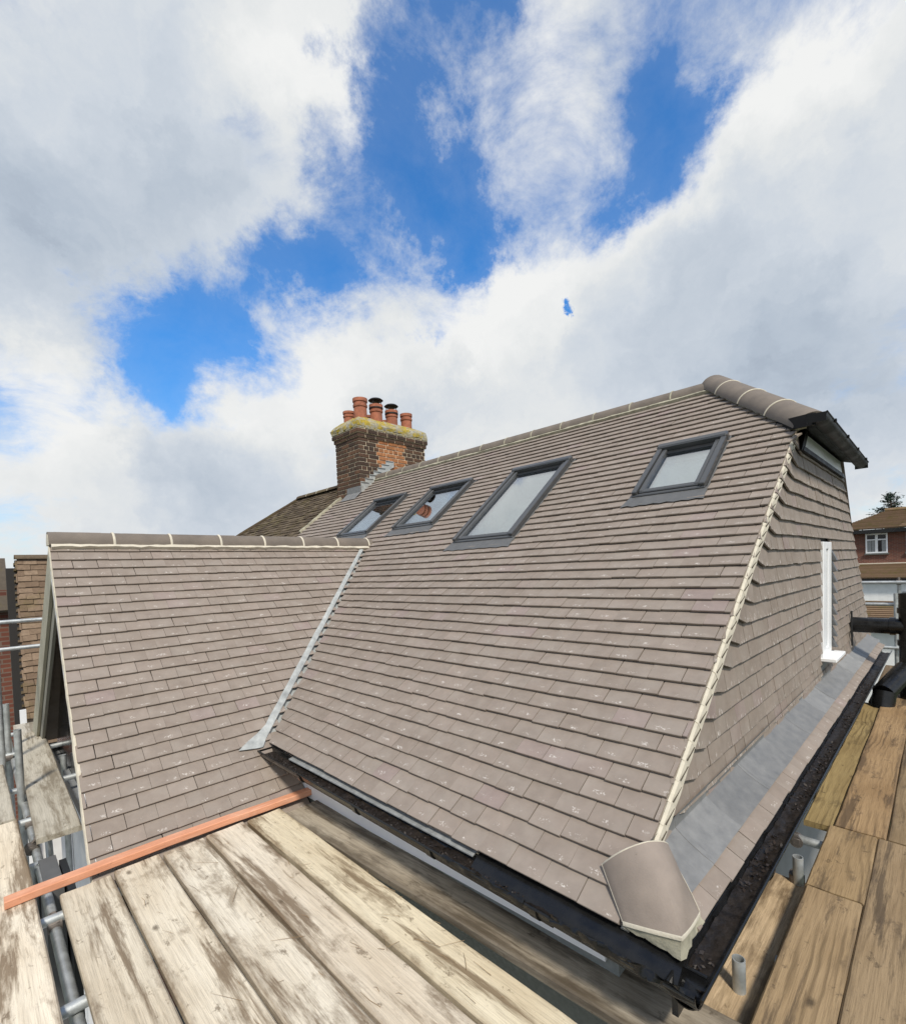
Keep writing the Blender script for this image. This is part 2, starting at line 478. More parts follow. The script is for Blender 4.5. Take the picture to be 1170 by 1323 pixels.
PALEWOOD = wood_material('bleached_board', (0.72, 0.655, 0.53), (0.60, 0.52, 0.395), (0.16, 0.112, 0.066), 0.34)
BROWNWOOD = wood_material('brown_board', (0.350, 0.258, 0.148), (0.270, 0.190, 0.102), (0.100, 0.072, 0.044), 0.16, 0.75, 0.9)
WETWOOD = wood_material('wet_board', (0.40, 0.35, 0.275), (0.27, 0.225, 0.165), (0.072, 0.055, 0.036), 0.55, 0.6)
GREYWOOD = wood_material('grey_board', (0.52, 0.49, 0.42), (0.43, 0.40, 0.33), (0.20, 0.17, 0.125), 0.35)

def brick_piece_material(name, cols):
    mt, nt, b = new_mat(name, 0.88, 0, 0.25)
    v = coords(nt)
    r = rnd_value(nt)
    n = noise_(nt, v, 20, 5, 0.65)
    f = noise_(nt, v, 140, 3, 0.7)
    col = ramp(nt, r, cols, 'CONSTANT')
    col = mixc(nt, maprange(nt, n, 0.35, 0.7, 0, 0.55), col, (0.05, 0.032, 0.024))
    L(nt, col, b.inputs['Base Color'])
    bump(nt, b, f, 0.5, 0.004)
    return mt
BRICK = brick_piece_material('sooty_brick', [(0.0, (0.085, 0.052, 0.036)), (0.22, (0.115, 0.064, 0.040)), (0.42, (0.060, 0.040, 0.030)), (0.64, (0.150, 0.080, 0.047)), (0.76, (0.095, 0.056, 0.038)), (0.9, (0.075, 0.050, 0.036))])
REDBRICK = brick_piece_material('orange_brick', [(0.0, (0.40, 0.165, 0.065)), (0.3, (0.46, 0.20, 0.085)), (0.6, (0.36, 0.145, 0.06)), (0.85, (0.43, 0.185, 0.08))])
BRICKJOINT = simple('brick_joint', (0.60, 0.50, 0.36), 0.95, 0, 0.2, 25, 0.4)

def lichen_material():
    mt, nt, b = new_mat('lichen_mortar', 0.95, 0, 0.2)
    v = coords(nt, random_offset=False)
    a = noise_(nt, v, 7, 6, 0.7, 0.6)
    c = noise_(nt, v, 21, 6, 0.7)
    col = ramp(nt, c, [(0.3, (0.17, 0.155, 0.115)), (0.55, (0.34, 0.32, 0.25)), (0.75, (0.48, 0.46, 0.39))])
    col = mixc(nt, maprange(nt, a, 0.44, 0.56, 0, 0.95), col, ramp(nt, c, [(0.3, (0.20, 0.165, 0.028)), (0.65, (0.46, 0.33, 0.035))]))
    L(nt, col, b.inputs['Base Color'])
    bump(nt, b, c, 0.8, 0.012)
    return mt
LICHEN = lichen_material()
SLOT_SHADE = simple('slot_shade', (0.085, 0.070, 0.050), 0.9)  # dark tone painted for the shaded slots of the verge

def old_tile_material(name, cols, moss):
    mt, nt, b = new_mat(name, 0.9, 0, 0.25)
    v = coords(nt)
    wc = N(nt, 'ShaderNodeNewGeometry').outputs['Position']
    r = rnd_value(nt)
    n = noise_(nt, v, 22, 5, 0.65)
    col = ramp(nt, r, cols)
    col = mixc(nt, maprange(nt, n, 0.35, 0.75, 0, 0.5), col, tuple(c * 0.5 for c in cols[0][1]))
    ms = noise_(nt, wc, 2.2, 6, 0.7)
    col = mixc(nt, maprange(nt, ms, 0.50, 0.66, 0, moss), col, (0.125, 0.105, 0.028))
    L(nt, col, b.inputs['Base Color'])
    bump(nt, b, n, 0.6, 0.006)
    return mt
OLDTILE = old_tile_material('mossy_dark_tile', [(0, (0.070, 0.050, 0.032)), (0.5, (0.105, 0.078, 0.050)), (1, (0.150, 0.115, 0.076))], 0.45)
SANDTILE = old_tile_material('sandy_old_tile', [(0, (0.155, 0.105, 0.070)), (0.5, (0.205, 0.145, 0.098)), (1, (0.27, 0.195, 0.135))], 0.35)

def far_brick():
    mt, nt, b = new_mat('far_red_brick', 0.9, 0, 0.2)
    tc = N(nt, 'ShaderNodeTexCoord').outputs['Object']
    sp = N(nt, 'ShaderNodeSeparateXYZ'); L(nt, tc, sp.inputs[0])
    cx = N(nt, 'ShaderNodeCombineXYZ')
    L(nt, mth(nt, 'ADD', sp.outputs[0], sp.outputs[1]), cx.inputs[0]); L(nt, sp.outputs[2], cx.inputs[1])
    br = N(nt, 'ShaderNodeTexBrick')
    L(nt, cx.outputs[0], br.inputs['Vector'])
    br.inputs['Scale'].default_value = 1.0
    br.inputs['Brick Width'].default_value = 0.225
    br.inputs['Row Height'].default_value = 0.075
    br.inputs['Mortar Size'].default_value = 0.010
    br.inputs['Color1'].default_value = (0.21, 0.075, 0.048, 1)
    br.inputs['Color2'].default_value = (0.13, 0.05, 0.037, 1)
    br.inputs['Mortar'].default_value = (0.19, 0.15, 0.12, 1)
    n = noise_(nt, tc, 3, 5, 0.6)
    L(nt, mixc(nt, maprange(nt, n, 0.3, 0.7, 0, 0.4), br.outputs['Color'], (0.09, 0.045, 0.036)), b.inputs['Base Color'])
    bump(nt, b, br.outputs['Fac'], -0.4, 0.01)
    return mt
FARBRICK = far_brick()

def needle_material():
    mt, nt, b = new_mat('conifer_needles', 0.8, 0, 0.2)
    v = coords(nt)
    n = noise_(nt, v, 1.4, 4, 0.6)
    L(nt, ramp(nt, n, [(0.3, (0.018, 0.034, 0.026)), (0.7, (0.055, 0.085, 0.058))]), b.inputs['Base Color'])
    return mt
NEEDLE = needle_material()
BARK = simple('bark', (0.10, 0.075, 0.055), 0.9)

# ------------------------------------------------------------------ helpers
class MB:
    """collects faces and links them as ONE mesh object"""
    def __init__(s):
        s.v = []; s.f = []; s.m = []; s.uv = []; s.r = []
    def add(s, verts, faces, mat=0, uvs=None, rnd=0.0):
        o = len(s.v)
        s.v += [tuple(p) for p in verts]
        for f in faces:
            s.f.append([o + i for i in f]); s.m.append(mat); s.r.append(rnd)
            s.uv += [(uvs[i] if uvs else (0.5, 0.95)) for i in f]
    def hexa(s, a, b, mat=0, rnd=0.0):
        """two quads of four points, bottom a and top b, same winding"""
        s.add(list(a) + list(b), [(3, 2, 1, 0), (4, 5, 6, 7), (0, 1, 5, 4), (1, 2, 6, 5), (2, 3, 7, 6), (3, 0, 4, 7)], mat, None, rnd)
    def box(s, lo, hi, mat=0, M=None, rnd=0.0):
        (x0, y0, z0), (x1, y1, z1) = lo, hi
        p = [(x0, y0, z0), (x1, y0, z0), (x1, y1, z0), (x0, y1, z0), (x0, y0, z1), (x1, y0, z1), (x1, y1, z1), (x0, y1, z1)]
        if M is not None:
            p = [M @ Vector(q) for q in p]
        s.hexa(p[:4], p[4:], mat, rnd)
    def bbox(s, lo, hi, e, mat=0, M=None):
        """box with chamfered edges"""
        bm = [(lo[i] + hi[i]) / 2 for i in range(3)]
        h = [(hi[i] - lo[i]) / 2 for i in range(3)]
        pts = []; idx = {}
        for sx_ in (-1, 1):
            for sy in (-1, 1):
                for sz in (-1, 1):
                    for ax in range(3):
                        q = [bm[i] + (sx_, sy, sz)[i] * (h[i] - (0 if i == ax else e)) for i in range(3)]
                        idx[(sx_, sy, sz, ax)] = len(pts); pts.append(q)
        F = []
        K = lambda a, b, c, x: idx[(a, b, c, x)]
        for sgn in (-1, 1):
            F.append([K(sgn, a, b, 0) for a, b in ((-1, -1), (1, -1), (1, 1), (-1, 1))])
            F.append([K(a, sgn, b, 1) for a, b in ((-1, -1), (1, -1), (1, 1), (-1, 1))])
            F.append([K(a, b, sgn, 2) for a, b in ((-1, -1), (1, -1), (1, 1), (-1, 1))])
        for a in (-1, 1):
            for b in (-1, 1):
                F.append([K(a, b, -1, 0), K(a, b, 1, 0), K(a, b, 1, 1), K(a, b, -1, 1)])
                F.append([K(a, -1, b, 0), K(a, 1, b, 0), K(a, 1, b, 2), K(a, -1, b, 2)])
                F.append([K(-1, a, b, 1), K(1, a, b, 1), K(1, a, b, 2), K(-1, a, b, 2)])
                for c in (-1, 1):
                    F.append([K(a, b, c, 0), K(a, b, c, 1), K(a, b, c, 2)])
        if M is not None:
            pts = [M @ Vector(q) for q in pts]
        s.add(pts, F, mat)
    def tube(s, p0, p1, r, n=14, mat=0, caps=True, r1=None, wall=0.0):
        p0, p1 = Vector(p0), Vector(p1)
        d = (p1 - p0).normalized()
        a = d.orthogonal().normalized(); b = d.cross(a)
        r1 = r if r1 is None else r1
        ring = lambda c, rr: [c + (a * math.cos(2 * math.pi * i / n) + b * math.sin(2 * math.pi * i / n)) * rr for i in range(n)]
        v = ring(p0, r) + ring(p1, r1)
        f = [(i, (i + 1) % n, n + (i + 1) % n, n + i) for i in range(n)]
        if wall:
            v += ring(p1, r1 - wall) + ring(p1 - d * 0.25, r1 - wall)
            f += [(n + i, n + (i + 1) % n, 2 * n + (i + 1) % n, 2 * n + i) for i in range(n)]
            f += [(2 * n + i, 2 * n + (i + 1) % n, 3 * n + (i + 1) % n, 3 * n + i) for i in range(n)]
            f.append(list(range(3 * n, 4 * n)))
            f.append(list(range(n))[::-1])
        elif caps:
            f += [list(range(n))[::-1], list(range(n, 2 * n))]
        s.add(v, f, mat)
    def lathe(s, c, prof, n=20, mat=0):
        v = []
        for (r, z) in prof:
            for i in range(n):
                t = 2 * math.pi * i / n
                v.append((c[0] + r * math.cos(t), c[1] + r * math.sin(t), c[2] + z))
        f = []
        for k in range(len(prof) - 1):
            for i in range(n):
                f.append((k * n + i, k * n + (i + 1) % n, (k + 1) * n + (i + 1) % n, (k + 1) * n + i))
        f.append(list(range(n))[::-1]); f.append(list(range((len(prof) - 1) * n, len(prof) * n)))
        s.add(v, f, mat)
    def loft(s, rings, closed=True, mat=0, caps=True):
        n = len(rings[0]); v = [p for r_ in rings for p in r_]
        f = []
        for k in range(len(rings) - 1):
            for i in range(n if closed else n - 1):
                j = (i + 1) % n
                f.append((k * n + i, k * n + j, (k + 1) * n + j, (k + 1) * n + i))
        if caps and closed:
            f += [list(range(n))[::-1], list(range((len(rings) - 1) * n, len(rings) * n))]
        s.add(v, f, mat)
    def mesh(s, name, mats):
        me = bpy.data.meshes.new(name)
        me.from_pydata(s.v, [], s.f)
        for mt in (mats if isinstance(mats, (list, tuple)) else [mats]):
            me.materials.append(mt)
        me.polygons.foreach_set('material_index', s.m)
        u = me.uv_layers.new(name='UVMap')
        u.data.foreach_set('uv', [c for p in s.uv for c in p])
        a = me.attributes.new('rnd', 'FLOAT', 'FACE')
        a.data.foreach_set('value', s.r)
        me.update()
        return me
    def build(s, name, mats, parent=None, smooth=False, fix=True):
        me = s.mesh(name, mats)
        if fix:
            import bmesh
            bm = bmesh.new(); bm.from_mesh(me)
            bmesh.ops.recalc_face_normals(bm, faces=bm.faces)
            bm.to_mesh(me); bm.free()
        o = link(name, me, parent)
        if smooth:
            me.polygons.foreach_set('use_smooth', [True] * len(me.polygons))
            me.set_sharp_from_angle(angle=R(38))
        return o

def link(name, data, parent=None, mw=None):
    o = bpy.data.objects.new(name, data)
    C.objects.link(o)
    if parent is not None:
        o.parent = parent                                  # meshes are laid out in world space
        if parent.parent is None:
            o.matrix_parent_inverse = Matrix.Translation(-parent.location)
    if mw is not None:
        o.matrix_basis = mw
    return o

def tag(o, label=None, cat=None, group=None, kind=None):
    for k, v in (('label', label), ('category', cat), ('group', group), ('kind', kind)):
        if v:
            o[k] = v
    return o

def empty(name, loc, label, cat, group=None):
    o = link(name, None)
    o.location = loc
    return tag(o, label, cat, group)

class Frame:
    """point = o + a*u + s*v + h*n : a along the course, s up the slope, h out of the plane"""
    def __init__(s, o, u, v):
        s.o = Vector(o); s.u = Vector(u).normalized(); s.v = Vector(v).normalized(); s.n = s.u.cross(s.v)
    def P(s, a, t, h=0.0):
        return s.o + s.u * a + s.v * t + s.n * h
    def M(s, a, t, h=0.0):
        p = s.P(a, t, h)
        return Matrix(((s.u.x, s.v.x, s.n.x, p.x), (s.u.y, s.v.y, s.n.y, p.y), (s.u.z, s.v.z, s.n.z, p.z), (0, 0, 0, 1)))

def tile_solid(mb, b1, b2, t1, t2, length, th, rnd, slope, M=None, w=0.165):
    """one plain tile; lower edge from b1 to b2 (local x), upper edge t1..t2 at y=length"""
    h0 = slope * 0.1 * 1.0 + th
    lo = lambda y: h0 - th - slope * y
    hi = lambda y: h0 - slope * y
    c = 0.0022
    def p(x0, x1, y, z):
        return [(x0, y, z), (x1, y, z)]
    k = min(1, c / length)
    m1, m2 = b1 + (t1 - b1) * k, b2 + (t2 - b2) * k
    v = p(b1, b2, 0, lo(0)) + p(b1, b2, 0, hi(0) - c) + p(m1, m2, c, hi(c)) + p(t1, t2, length, hi(length)) + p(t1, t2, length, lo(length))
    uv = [((q[0] - b1) / w, q[1] / 0.1) for q in v]
    if M is not None:
        v = [M @ Vector(q) for q in v]
    f = [(0, 1, 3, 2), (2, 3, 5, 4), (4, 5, 7, 6), (0, 2, 4, 6, 8), (1, 9, 7, 5, 3), (0, 8, 9, 1)]
    mb.add(v, f, 0, uv, rnd)

def in_view(pts):
    q = [proj(p) for p in pts]
    if any(x is None for x in q):
        return 0.0
    cx = sum(x[0] for x in q) / len(q); cy = sum(x[1] for x in q) / len(q)
    if not (-15 < cx < 1185 and -15 < cy < 1338):
        return 0.0
    a = 0
    for i in range(len(q)):
        j = (i + 1) % len(q)
        a += q[i][0] * q[j][1] - q[j][0] * q[i][1]
    return abs(a) / 2

def tile_field(parent, name, mat, fr, courses, w, gauge, th=0.012, slope=0.125, length=0.165, holes=(), limit=300, jit=1.0, stuff_name=None, gap=0.0035, hide=None, phase=0.0):
    """courses: [(s, lo(s), hi(s))] with lo/hi functions giving the range along u"""
    rng = random.Random(name + str(phase))
    pieces = []
    for ci, (s0, lo, hi) in enumerate(courses):
        L0, L1 = lo(s0), lo(s0 + length)
        H0, H1 = hi(s0), hi(s0 + length)
        base = min(L0, L1) - w * 2 + (w / 2 if ci % 2 else 0) + phase
        base = math.floor((min(L0, L1) - phase) / w - 1) * w + phase + (w / 2 if ci % 2 else 0)
        a = base
        wob = rng.uniform(-.004, .004) * jit
        while a < max(H0, H1):
            g = gap * rng.choice((0.25, 0.4, 0.7, 1.0, 1.5))
            x1, x2 = a, a + w - g
            if x2 <= min(L0, L1) or x1 >= max(H0, H1) or (L1 < L0 and x2 <= L0) or (H1 > H0 and x1 >= H0):
                a += w
                continue
            b1, b2, t1, t2 = max(x1, L0), min(x2, H0), max(x1, L1), min(x2, H1)
            if L1 < L0 and x1 < L0: t1 = L1
            if H1 > H0 and x2 > H0: t2 = H1
            segs = [(b1, b2, t1, t2)]
            for (ha0, ha1, hs0, hs1) in holes:
                if s0 + gauge * 0.55 > hs0 and s0 + gauge * .3 < hs1:
                    out = []
                    for (q1, q2, r1, r2) in segs:
                        if q2 <= ha0 or q1 >= ha1:
                            out.append((q1, q2, r1, r2)); continue
                        if q1 < ha0 - 0.01:
                            out.append((q1, ha0, r1, ha0))
                        if q2 > ha1 + 0.01:
                            out.append((ha1, q2, ha1, r2))
                    segs = out
            for (b1, b2, t1, t2) in segs:
                if b2 - b1 < 0.012 and t2 - t1 < 0.012:
                    continue
                if b2 < b1: b1 = b2 = (b1 + b2) / 2
                if t2 < t1: t1 = t2 = (t1 + t2) / 2
                dh = rng.uniform(0, 0.0026) * jit
                ds = rng.uniform(-0.0028, 0.0028) * jit + wob * 0.4
                rz = rng.gauss(0, 0.006) * jit
                ry = rng.gauss(0, 0.007) * jit
                full = abs((b2 - b1) - (x2 - x1)) < 1e-6 and abs((t2 - t1) - (x2 - x1)) < 1e-6
                ex = fr.P(b1, s0, 0.02), fr.P(b2, s0, 0.02), fr.P(t2, s0 + gauge, 0.02), fr.P(t1, s0 + gauge, 0.02)
                ar = in_view(ex)
                if hide and hide(fr.P((b1 + b2) / 2, s0, 0.02)):
                    ar *= 0.0
                mtx = fr.M(b1, s0 + ds, dh) @ Matrix.Rotation(rz, 4, 'Z') @ Matrix.Rotation(ry, 4, 'Y')
                pieces.append((ar, mtx, (0, b2 - b1, t1 - b1, t2 - b1), full, g))
            a += w
    pieces.sort(key=lambda p: -p[0])
    variants = {}
    def variant(g):
        k = (round(g, 4), rng.randrange(5))
        if k not in variants:
            mb = MB()
            tile_solid(mb, 0, w - g, 0, w - g, length, th, rng.random(), slope, None, w)
            variants[k] = mb.mesh(name, mat)
        return variants[k]
    rest = MB()
    n = 0
    for (ar, mtx, (b1, b2, t1, t2), full, g) in pieces:
        if n < limit and ar > 12:
            if full:
                me = variant(g)
            else:
                mb = MB(); tile_solid(mb, b1, b2, t1, t2, length, th, rng.random(), slope, None, w)
                me = mb.mesh(name, mat)
            link(name, me, parent, mtx)
            n += 1
        else:
            tile_solid(rest, b1, b2, t1, t2, length, th, rng.random(), slope, mtx, w)
    if rest.v:
        o = rest.build(stuff_name or name + '_field', mat, parent, fix=False)
        o['kind'] = 'stuff'
    return len(pieces)

def wob(p, f=1.0, a=1.0):
    return mnoise.noise(Vector(p) * f) * a

def round_ridge(fr_p0, fr_p1, r, h, mat, parent, joint_mat, name='ridge_tile', length=0.455, up=Vector((0, 0, 1)), start=0.0, th=0.014, nseg=14, jm=0.012):
    """half-round ridge tiles from p0 to p1 with a proud mortar joint between them"""
    p0, p1 = Vector(fr_p0), Vector(fr_p1)
    d = (p1 - p0); tot = d.length; d.normalize()
    side = d.cross(up).normalized(); upv = side.cross(d).normalized()
    cuts = []
    t = -start
    while t < tot - 0.02:
        cuts.append((max(0, t), min(tot, t + length))); t += length
    def arc(c, rr, hh):
        return [c + side * (rr * math.cos(math.pi * i / nseg)) + upv * (hh * math.sin(math.pi * i / nseg)) for i in range(nseg + 1)]
    rng = random.Random(len(cuts))
    for i, (a, b) in enumerate(cuts):
        if b - a < 0.03:
            continue
        a2, b2 = a + (jm * .5 if i else 0), b - jm * .5
        dz = rng.uniform(-.003, .003)
        rings = []
        for tt in (a2, (a2 + b2) / 2, b2):
            c = p0 + d * tt + upv * dz
            rings.append(arc(c, r, h) + arc(c, r - th, h - th)[::-1])
        mb = MB(); mb.loft(rings)
        mb.build(name, mat, parent, smooth=True)
        if i < len(cuts) - 1:
            rings = []
            for tt, q in ((b - jm, 0.003), (b - jm * .3, 0.007), (b + jm * .3, 0.007), (b + jm, 0.003)):
                c = p0 + d * tt + upv * rng.uniform(-.001, .001)
                rings.append(arc(c, r + q, h + q) + arc(c, r - th, h - th)[::-1])
            mb = MB(); mb.loft(rings)
            mb.build('ridge_joint', joint_mat, parent, smooth=True)

def strip(mb, pts, prof, closed=True, jit=0.0, seed=0):
    """profile swept along a line of (point, side, up)"""
    rg = random.Random(seed)
    rings = []
    for (p, sd, up) in pts:
        rings.append([Vector(p) + Vector(sd) * (a + rg.uniform(-jit, jit)) + Vector(up) * (b + rg.uniform(-jit, jit)) for a, b in prof])
    mb.loft(rings, closed)

def board(name, mat, p0, p1, width, label, group=None, th=0.038, color=(1, 1, 1), warp=0.004, twist=0.0, cat='scaffold board', end_cut=0.0, seed=0, n=26):
    """scaffold board on its side centre line p0-p1 (top face); local Y is the length"""
    p0, p1 = Vector(p0), Vector(p1)
    d = (p1 - p0); ln = d.length; d.normalize()
    x = Vector((d.y, -d.x, 0)).normalized(); z = x.cross(d)
    M = Matrix(((x.x, d.x, z.x, p0.x), (x.y, d.y, z.y, p0.y), (x.z, d.z, z.z, p0.z), (0, 0, 0, 1)))
    rg = random.Random(name + label)
    rings = []
    e = 0.006
    ph = rg.uniform(0, 50)
    for i in range(n + 1):
        t = i / n; y = ln * t
        wl = wob((y * 1.6, ph, 0), 1.0, warp); wr = wob((y * 1.6, ph + 9, 0), 1.0, warp)
        ch = abs(wob((y * 6, ph, 4))) * 0.006; ch2 = abs(wob((y * 6, ph + 3, 7))) * 0.006
        zz = wob((y * 0.8, ph + 5, 1)) * warp
        cup = 0.0025
        hw = width / 2
        ec = end_cut * (0 if 0 < i < n else 1)
        tw = twist * (t - .5)
        pr = [(-hw + wl, -th), (hw + wr, -th), (hw + wr, -e - ch2), (hw + wr - e - ch2, 0), (hw * .4, -cup * .5), (0, -cup), (-hw * .4, -cup * .5), (-hw + wl + e + ch, 0), (-hw + wl, -e - ch)]
        rings.append([(a, y + (ec * a), b + zz + tw * a) for a, b in pr])
    mb = MB(); mb.loft(rings)
    me = mb.mesh(name, mat)
    import bmesh
    bm = bmesh.new(); bm.from_mesh(me); bmesh.ops.recalc_face_normals(bm, faces=bm.faces); bm.to_mesh(me); bm.free()
    o = link(name, me, None, M)
    o.color = (*color, 1)
    return tag(o, label, cat, group)

# ------------------------------------------------------------------ setting
GZ = -6.5
mb = MB(); mb.add([(-400, -400, GZ), (900, -400, GZ), (900, 900, GZ), (-400, 900, GZ)], [(0, 1, 2, 3)])
GROUNDM = simple('ground_cover', (0.075, 0.095, 0.045), 0.95, 0, 0.3, 0.3, 0.3, 0.2, 6)
tag(mb.build('ground', GROUNDM, fix=False), kind='structure')
mb = MB(); mb.box((-9, -9, GZ + 0.004), (11, 16, GZ + 0.06))
tag(mb.build('paving', CONC), kind='structure')

mb = MB(); mb.box((-3, 1.0, GZ + .064), (1.3, 6.0, GZ + .09))
PALE = simple('white_slab', (0.62, 0.63, 0.63), 0.9, 0, 0.08, 1)
tag(mb.build('pale_slab', PALE), kind='structure')

# ------------------------------------------------------------------ the house
house = empty('tiled_house', (1.7, 0.85, GZ), 'newly tiled house with taupe plain tiles, four roof windows and a projecting wing', 'house')
CP, SP, TP = math.cos(R(38)), math.sin(R(38)), math.tan(R(38))
XE, ZE, YE, XR = 1.572, -1.28, 0.605, 5.5
ZR = ZE + (XR - XE) * TP
SR = (XR - XE) / CP
nm = Vector((-SP, 0, CP))
FM = Frame(Vector((XE, 0, ZE)) - nm * 0.022, (0, -1, 0), (CP, 0, SP))
FO = Frame(Vector((XE, 0, ZE)), (0, -1, 0), (CP, 0, SP))

def y_valley(s):
    return 3.666 + (s + 0.02) / 2.58 * 1.517
def y_left(s):
    return y_valley(s) - 0.02 if s < 2.62 else 7.98
Y_HIP0, X_HIP0, Y_APEX = 0.64, 4.45, 1.60
HK = (Y_APEX - Y_HIP0) / (XR - X_HIP0)
def y_verge(s):
    x = XE + s * CP
    yv = 0.803 - 0.042 * min(s, 3.6) / 3.5
    if x > X_HIP0 - 0.08:
        return max(Y_HIP0 + (x - X_HIP0) * HK + 0.05, yv - 0.05 if x < X_HIP0 + 0.05 else 0)
    return yv
SKY_W = [(5.53, 6.31, 2.93, 3.90), (4.20, 4.98, 2.93, 3.90), (2.76, 3.54, 2.50, 3.90), (1.215, 1.775, 2.92, 3.71)]

main_roof = link('main_roof', None, house)
# boarding under the tiles, left open at the roof windows
mb = MB()
def roof_quad(a0, a1, s0, s1, h=-0.012):
    mb.add([FM.P(-a0, s0, h), FM.P(-a1, s0, h), FM.P(-a1, s1, h), FM.P(-a0, s1, h)], [(0, 1, 2, 3)])
ys = sorted({0.80, 7.98} | {v for w_ in SKY_W for v in w_[:2]})
ss = sorted({0.0, 3.6, SR - 0.02} | {v for w_ in SKY_W for v in w_[2:]})
for i in range(len(ys) - 1):
    for j in range(len(ss) - 1):
        ym, sm = (ys[i] + ys[i + 1]) / 2, (ss[j] + ss[j + 1]) / 2
        if any(w_[0] < ym < w_[1] and w_[2] < sm < w_[3] for w_ in SKY_W):
            continue
        y0 = ys[i]
        if sm > 3.6 and ys[i] < Y_APEX:
            y0 = min(ys[i + 1], max(ys[i], Y_APEX))
        if ys[i + 1] - y0 > 0.01:
            roof_quad(ys[i + 1], y0, ss[j], ss[j + 1])
mb.add([FM.P(-0.80, 3.6, -.012), FM.P(-Y_APEX, 3.6, -.012), FM.P(-Y_APEX, SR - .02, -.012)], [(0, 1, 2)])
mb.build('roof_boarding', UNDERLAY, main_roof, fix=False)
holes = [(-w_[1] - 0.012, -w_[0] + 0.012, w_[2] + 0.03, w_[3] - 0.06) for w_ in SKY_W] + [(-8.14, -7.36, 4.36, 6.0)]
courses = [(i * 0.1007, lambda s: -y_left(s), lambda s: -y_verge(s)) for i in range(0, 49)]
wing_hide = lambda p: p.y > 5.35 and p.z < 0.40
tile_field(main_roof, 'roof_tile', TILE, FM, courses, 0.1685, 0.1007, th=.0125, slope=.180, holes=holes, limit=300, hide=wing_hide, phase=0.03)
# eaves course of short under-tiles
mb = MB()
y = 0.80
rg = random.Random(3)
while y < 3.55:
    mb.bbox((0, 0, 0), (0.165, 0.09, 0.011), 0.002, 0, FM.M(-y - 0.165, 0.006 + rg.uniform(-.004, .004), -0.004))
    y += 0.1685
o = mb.build('eaves_undertile', TILE, main_roof); o['kind'] = 'stuff'
# far slope and half hip: seen only from other places
mb = MB()
xf = 2 * XR - XE
mb.add([(XR, Y_APEX, ZR), (XR, 10.4, ZR), (xf, 10.4, ZE), (xf, 0.78, ZE), (2 * XR - X_HIP0, 0.70, ZR - (XR - X_HIP0) * TP)], [(0, 1, 2, 3, 4)])
mb.build('far_slope', TILE, main_roof, fix=False)
FH = Frame((0, Y_HIP0 - 0.04, ZR - 0.03 - (Y_APEX - Y_HIP0 + 0.04) * TP), (1, 0, 0), (0, CP, SP))
half_hip = link('half_hip', None, house)
cs = [(i * 0.1, lambda s: X_HIP0 - 0.04 + s * CP / HK, lambda s: 2 * XR - X_HIP0 + 0.04 - s * CP / HK) for i in range(0, 12)]
tile_field(half_hip, 'half_hip_tile', TILE, FH, cs, 0.1685, 0.1, limit=0, stuff_name='half_hip_tiling')
mb = MB(); mb.add([FH.P(X_HIP0 - .05, 0, -.006), FH.P(2 * XR - X_HIP0 + .05, 0, -.006), FH.P(XR, 1.36, -.006)], [(0, 1, 2)])
mb.build('half_hip_boarding', UNDERLAY, half_hip, fix=False)

# ridge and hip
ridge = link('roof_ridge', None, house)
round_ridge((XR, Y_APEX - 0.04, ZR - 0.060), (XR, 7.37, ZR - 0.060), 0.122, 0.108, RIDGE, ridge, OLDMORTAR, jm=.009)
round_ridge((X_HIP0 + 0.02, Y_HIP0 + 0.02, ZR - (XR - X_HIP0 - 0.02) * TP - 0.03), (XR + 0.03, Y_APEX + 0.03, ZR - 0.005), 0.135, 0.115, RIDGE, ridge, MORTAR, start=0.05, jm=.007)
x2 = 2 * XR - X_HIP0 - 0.02
round_ridge((x2, Y_HIP0 + 0.02, ZR - (XR - X_HIP0 - 0.02) * TP - 0.03), (XR + 0.02, Y_APEX + 0.02, ZR - 0.02), 0.135, 0.11, RIDGE, ridge, MORTAR, start=0.05)
def rough_bed(name, pts, w, h, mat, parent, seed):
    """mortar bed: an uneven fillet along a line of (point, side, up)"""
    rg = random.Random(seed)
    rings = []
    for (p, sd, up) in pts:
        j = lambda q: rg.uniform(-q, q)
        rings.append([Vector(p) + Vector(sd) * (a + j(.006)) + Vector(up) * (b + j(.004)) for a, b in ((-w, -.01), (-w * .9, h * .5), (-w * .2, h), (w * .4, h * .9), (w * .5, -.01))])
    mb = MB(); mb.loft(rings)
    return mb.build(name, mat, parent, smooth=True)
pts = []
n_ = 60
for i in range(n_ + 1):
    yy = Y_APEX + 0.02 + (7.34 - Y_APEX) * i / n_
    pts.append((FM.P(-yy, SR - 0.150, 0.020), FM.v * -1, FM.n))
rough_bed('ridge_mortar', pts, 0.040, 0.030, OLDMORTAR, ridge, 1)
pts = []
for i in range(25):
    t = i / 24
    x = X_HIP0 - 0.04 + (XR - X_HIP0) * t
    p = Vector((x, Y_HIP0 + (x - X_HIP0) * HK, ZE + (x - XE) * TP)) + FM.u * -0.118 + FM.n * 0.008
    pts.append((p, FM.u * -1, FM.n))
rough_bed('hip_mortar', pts, 0.045, 0.03, OLDMORTAR, ridge, 2)
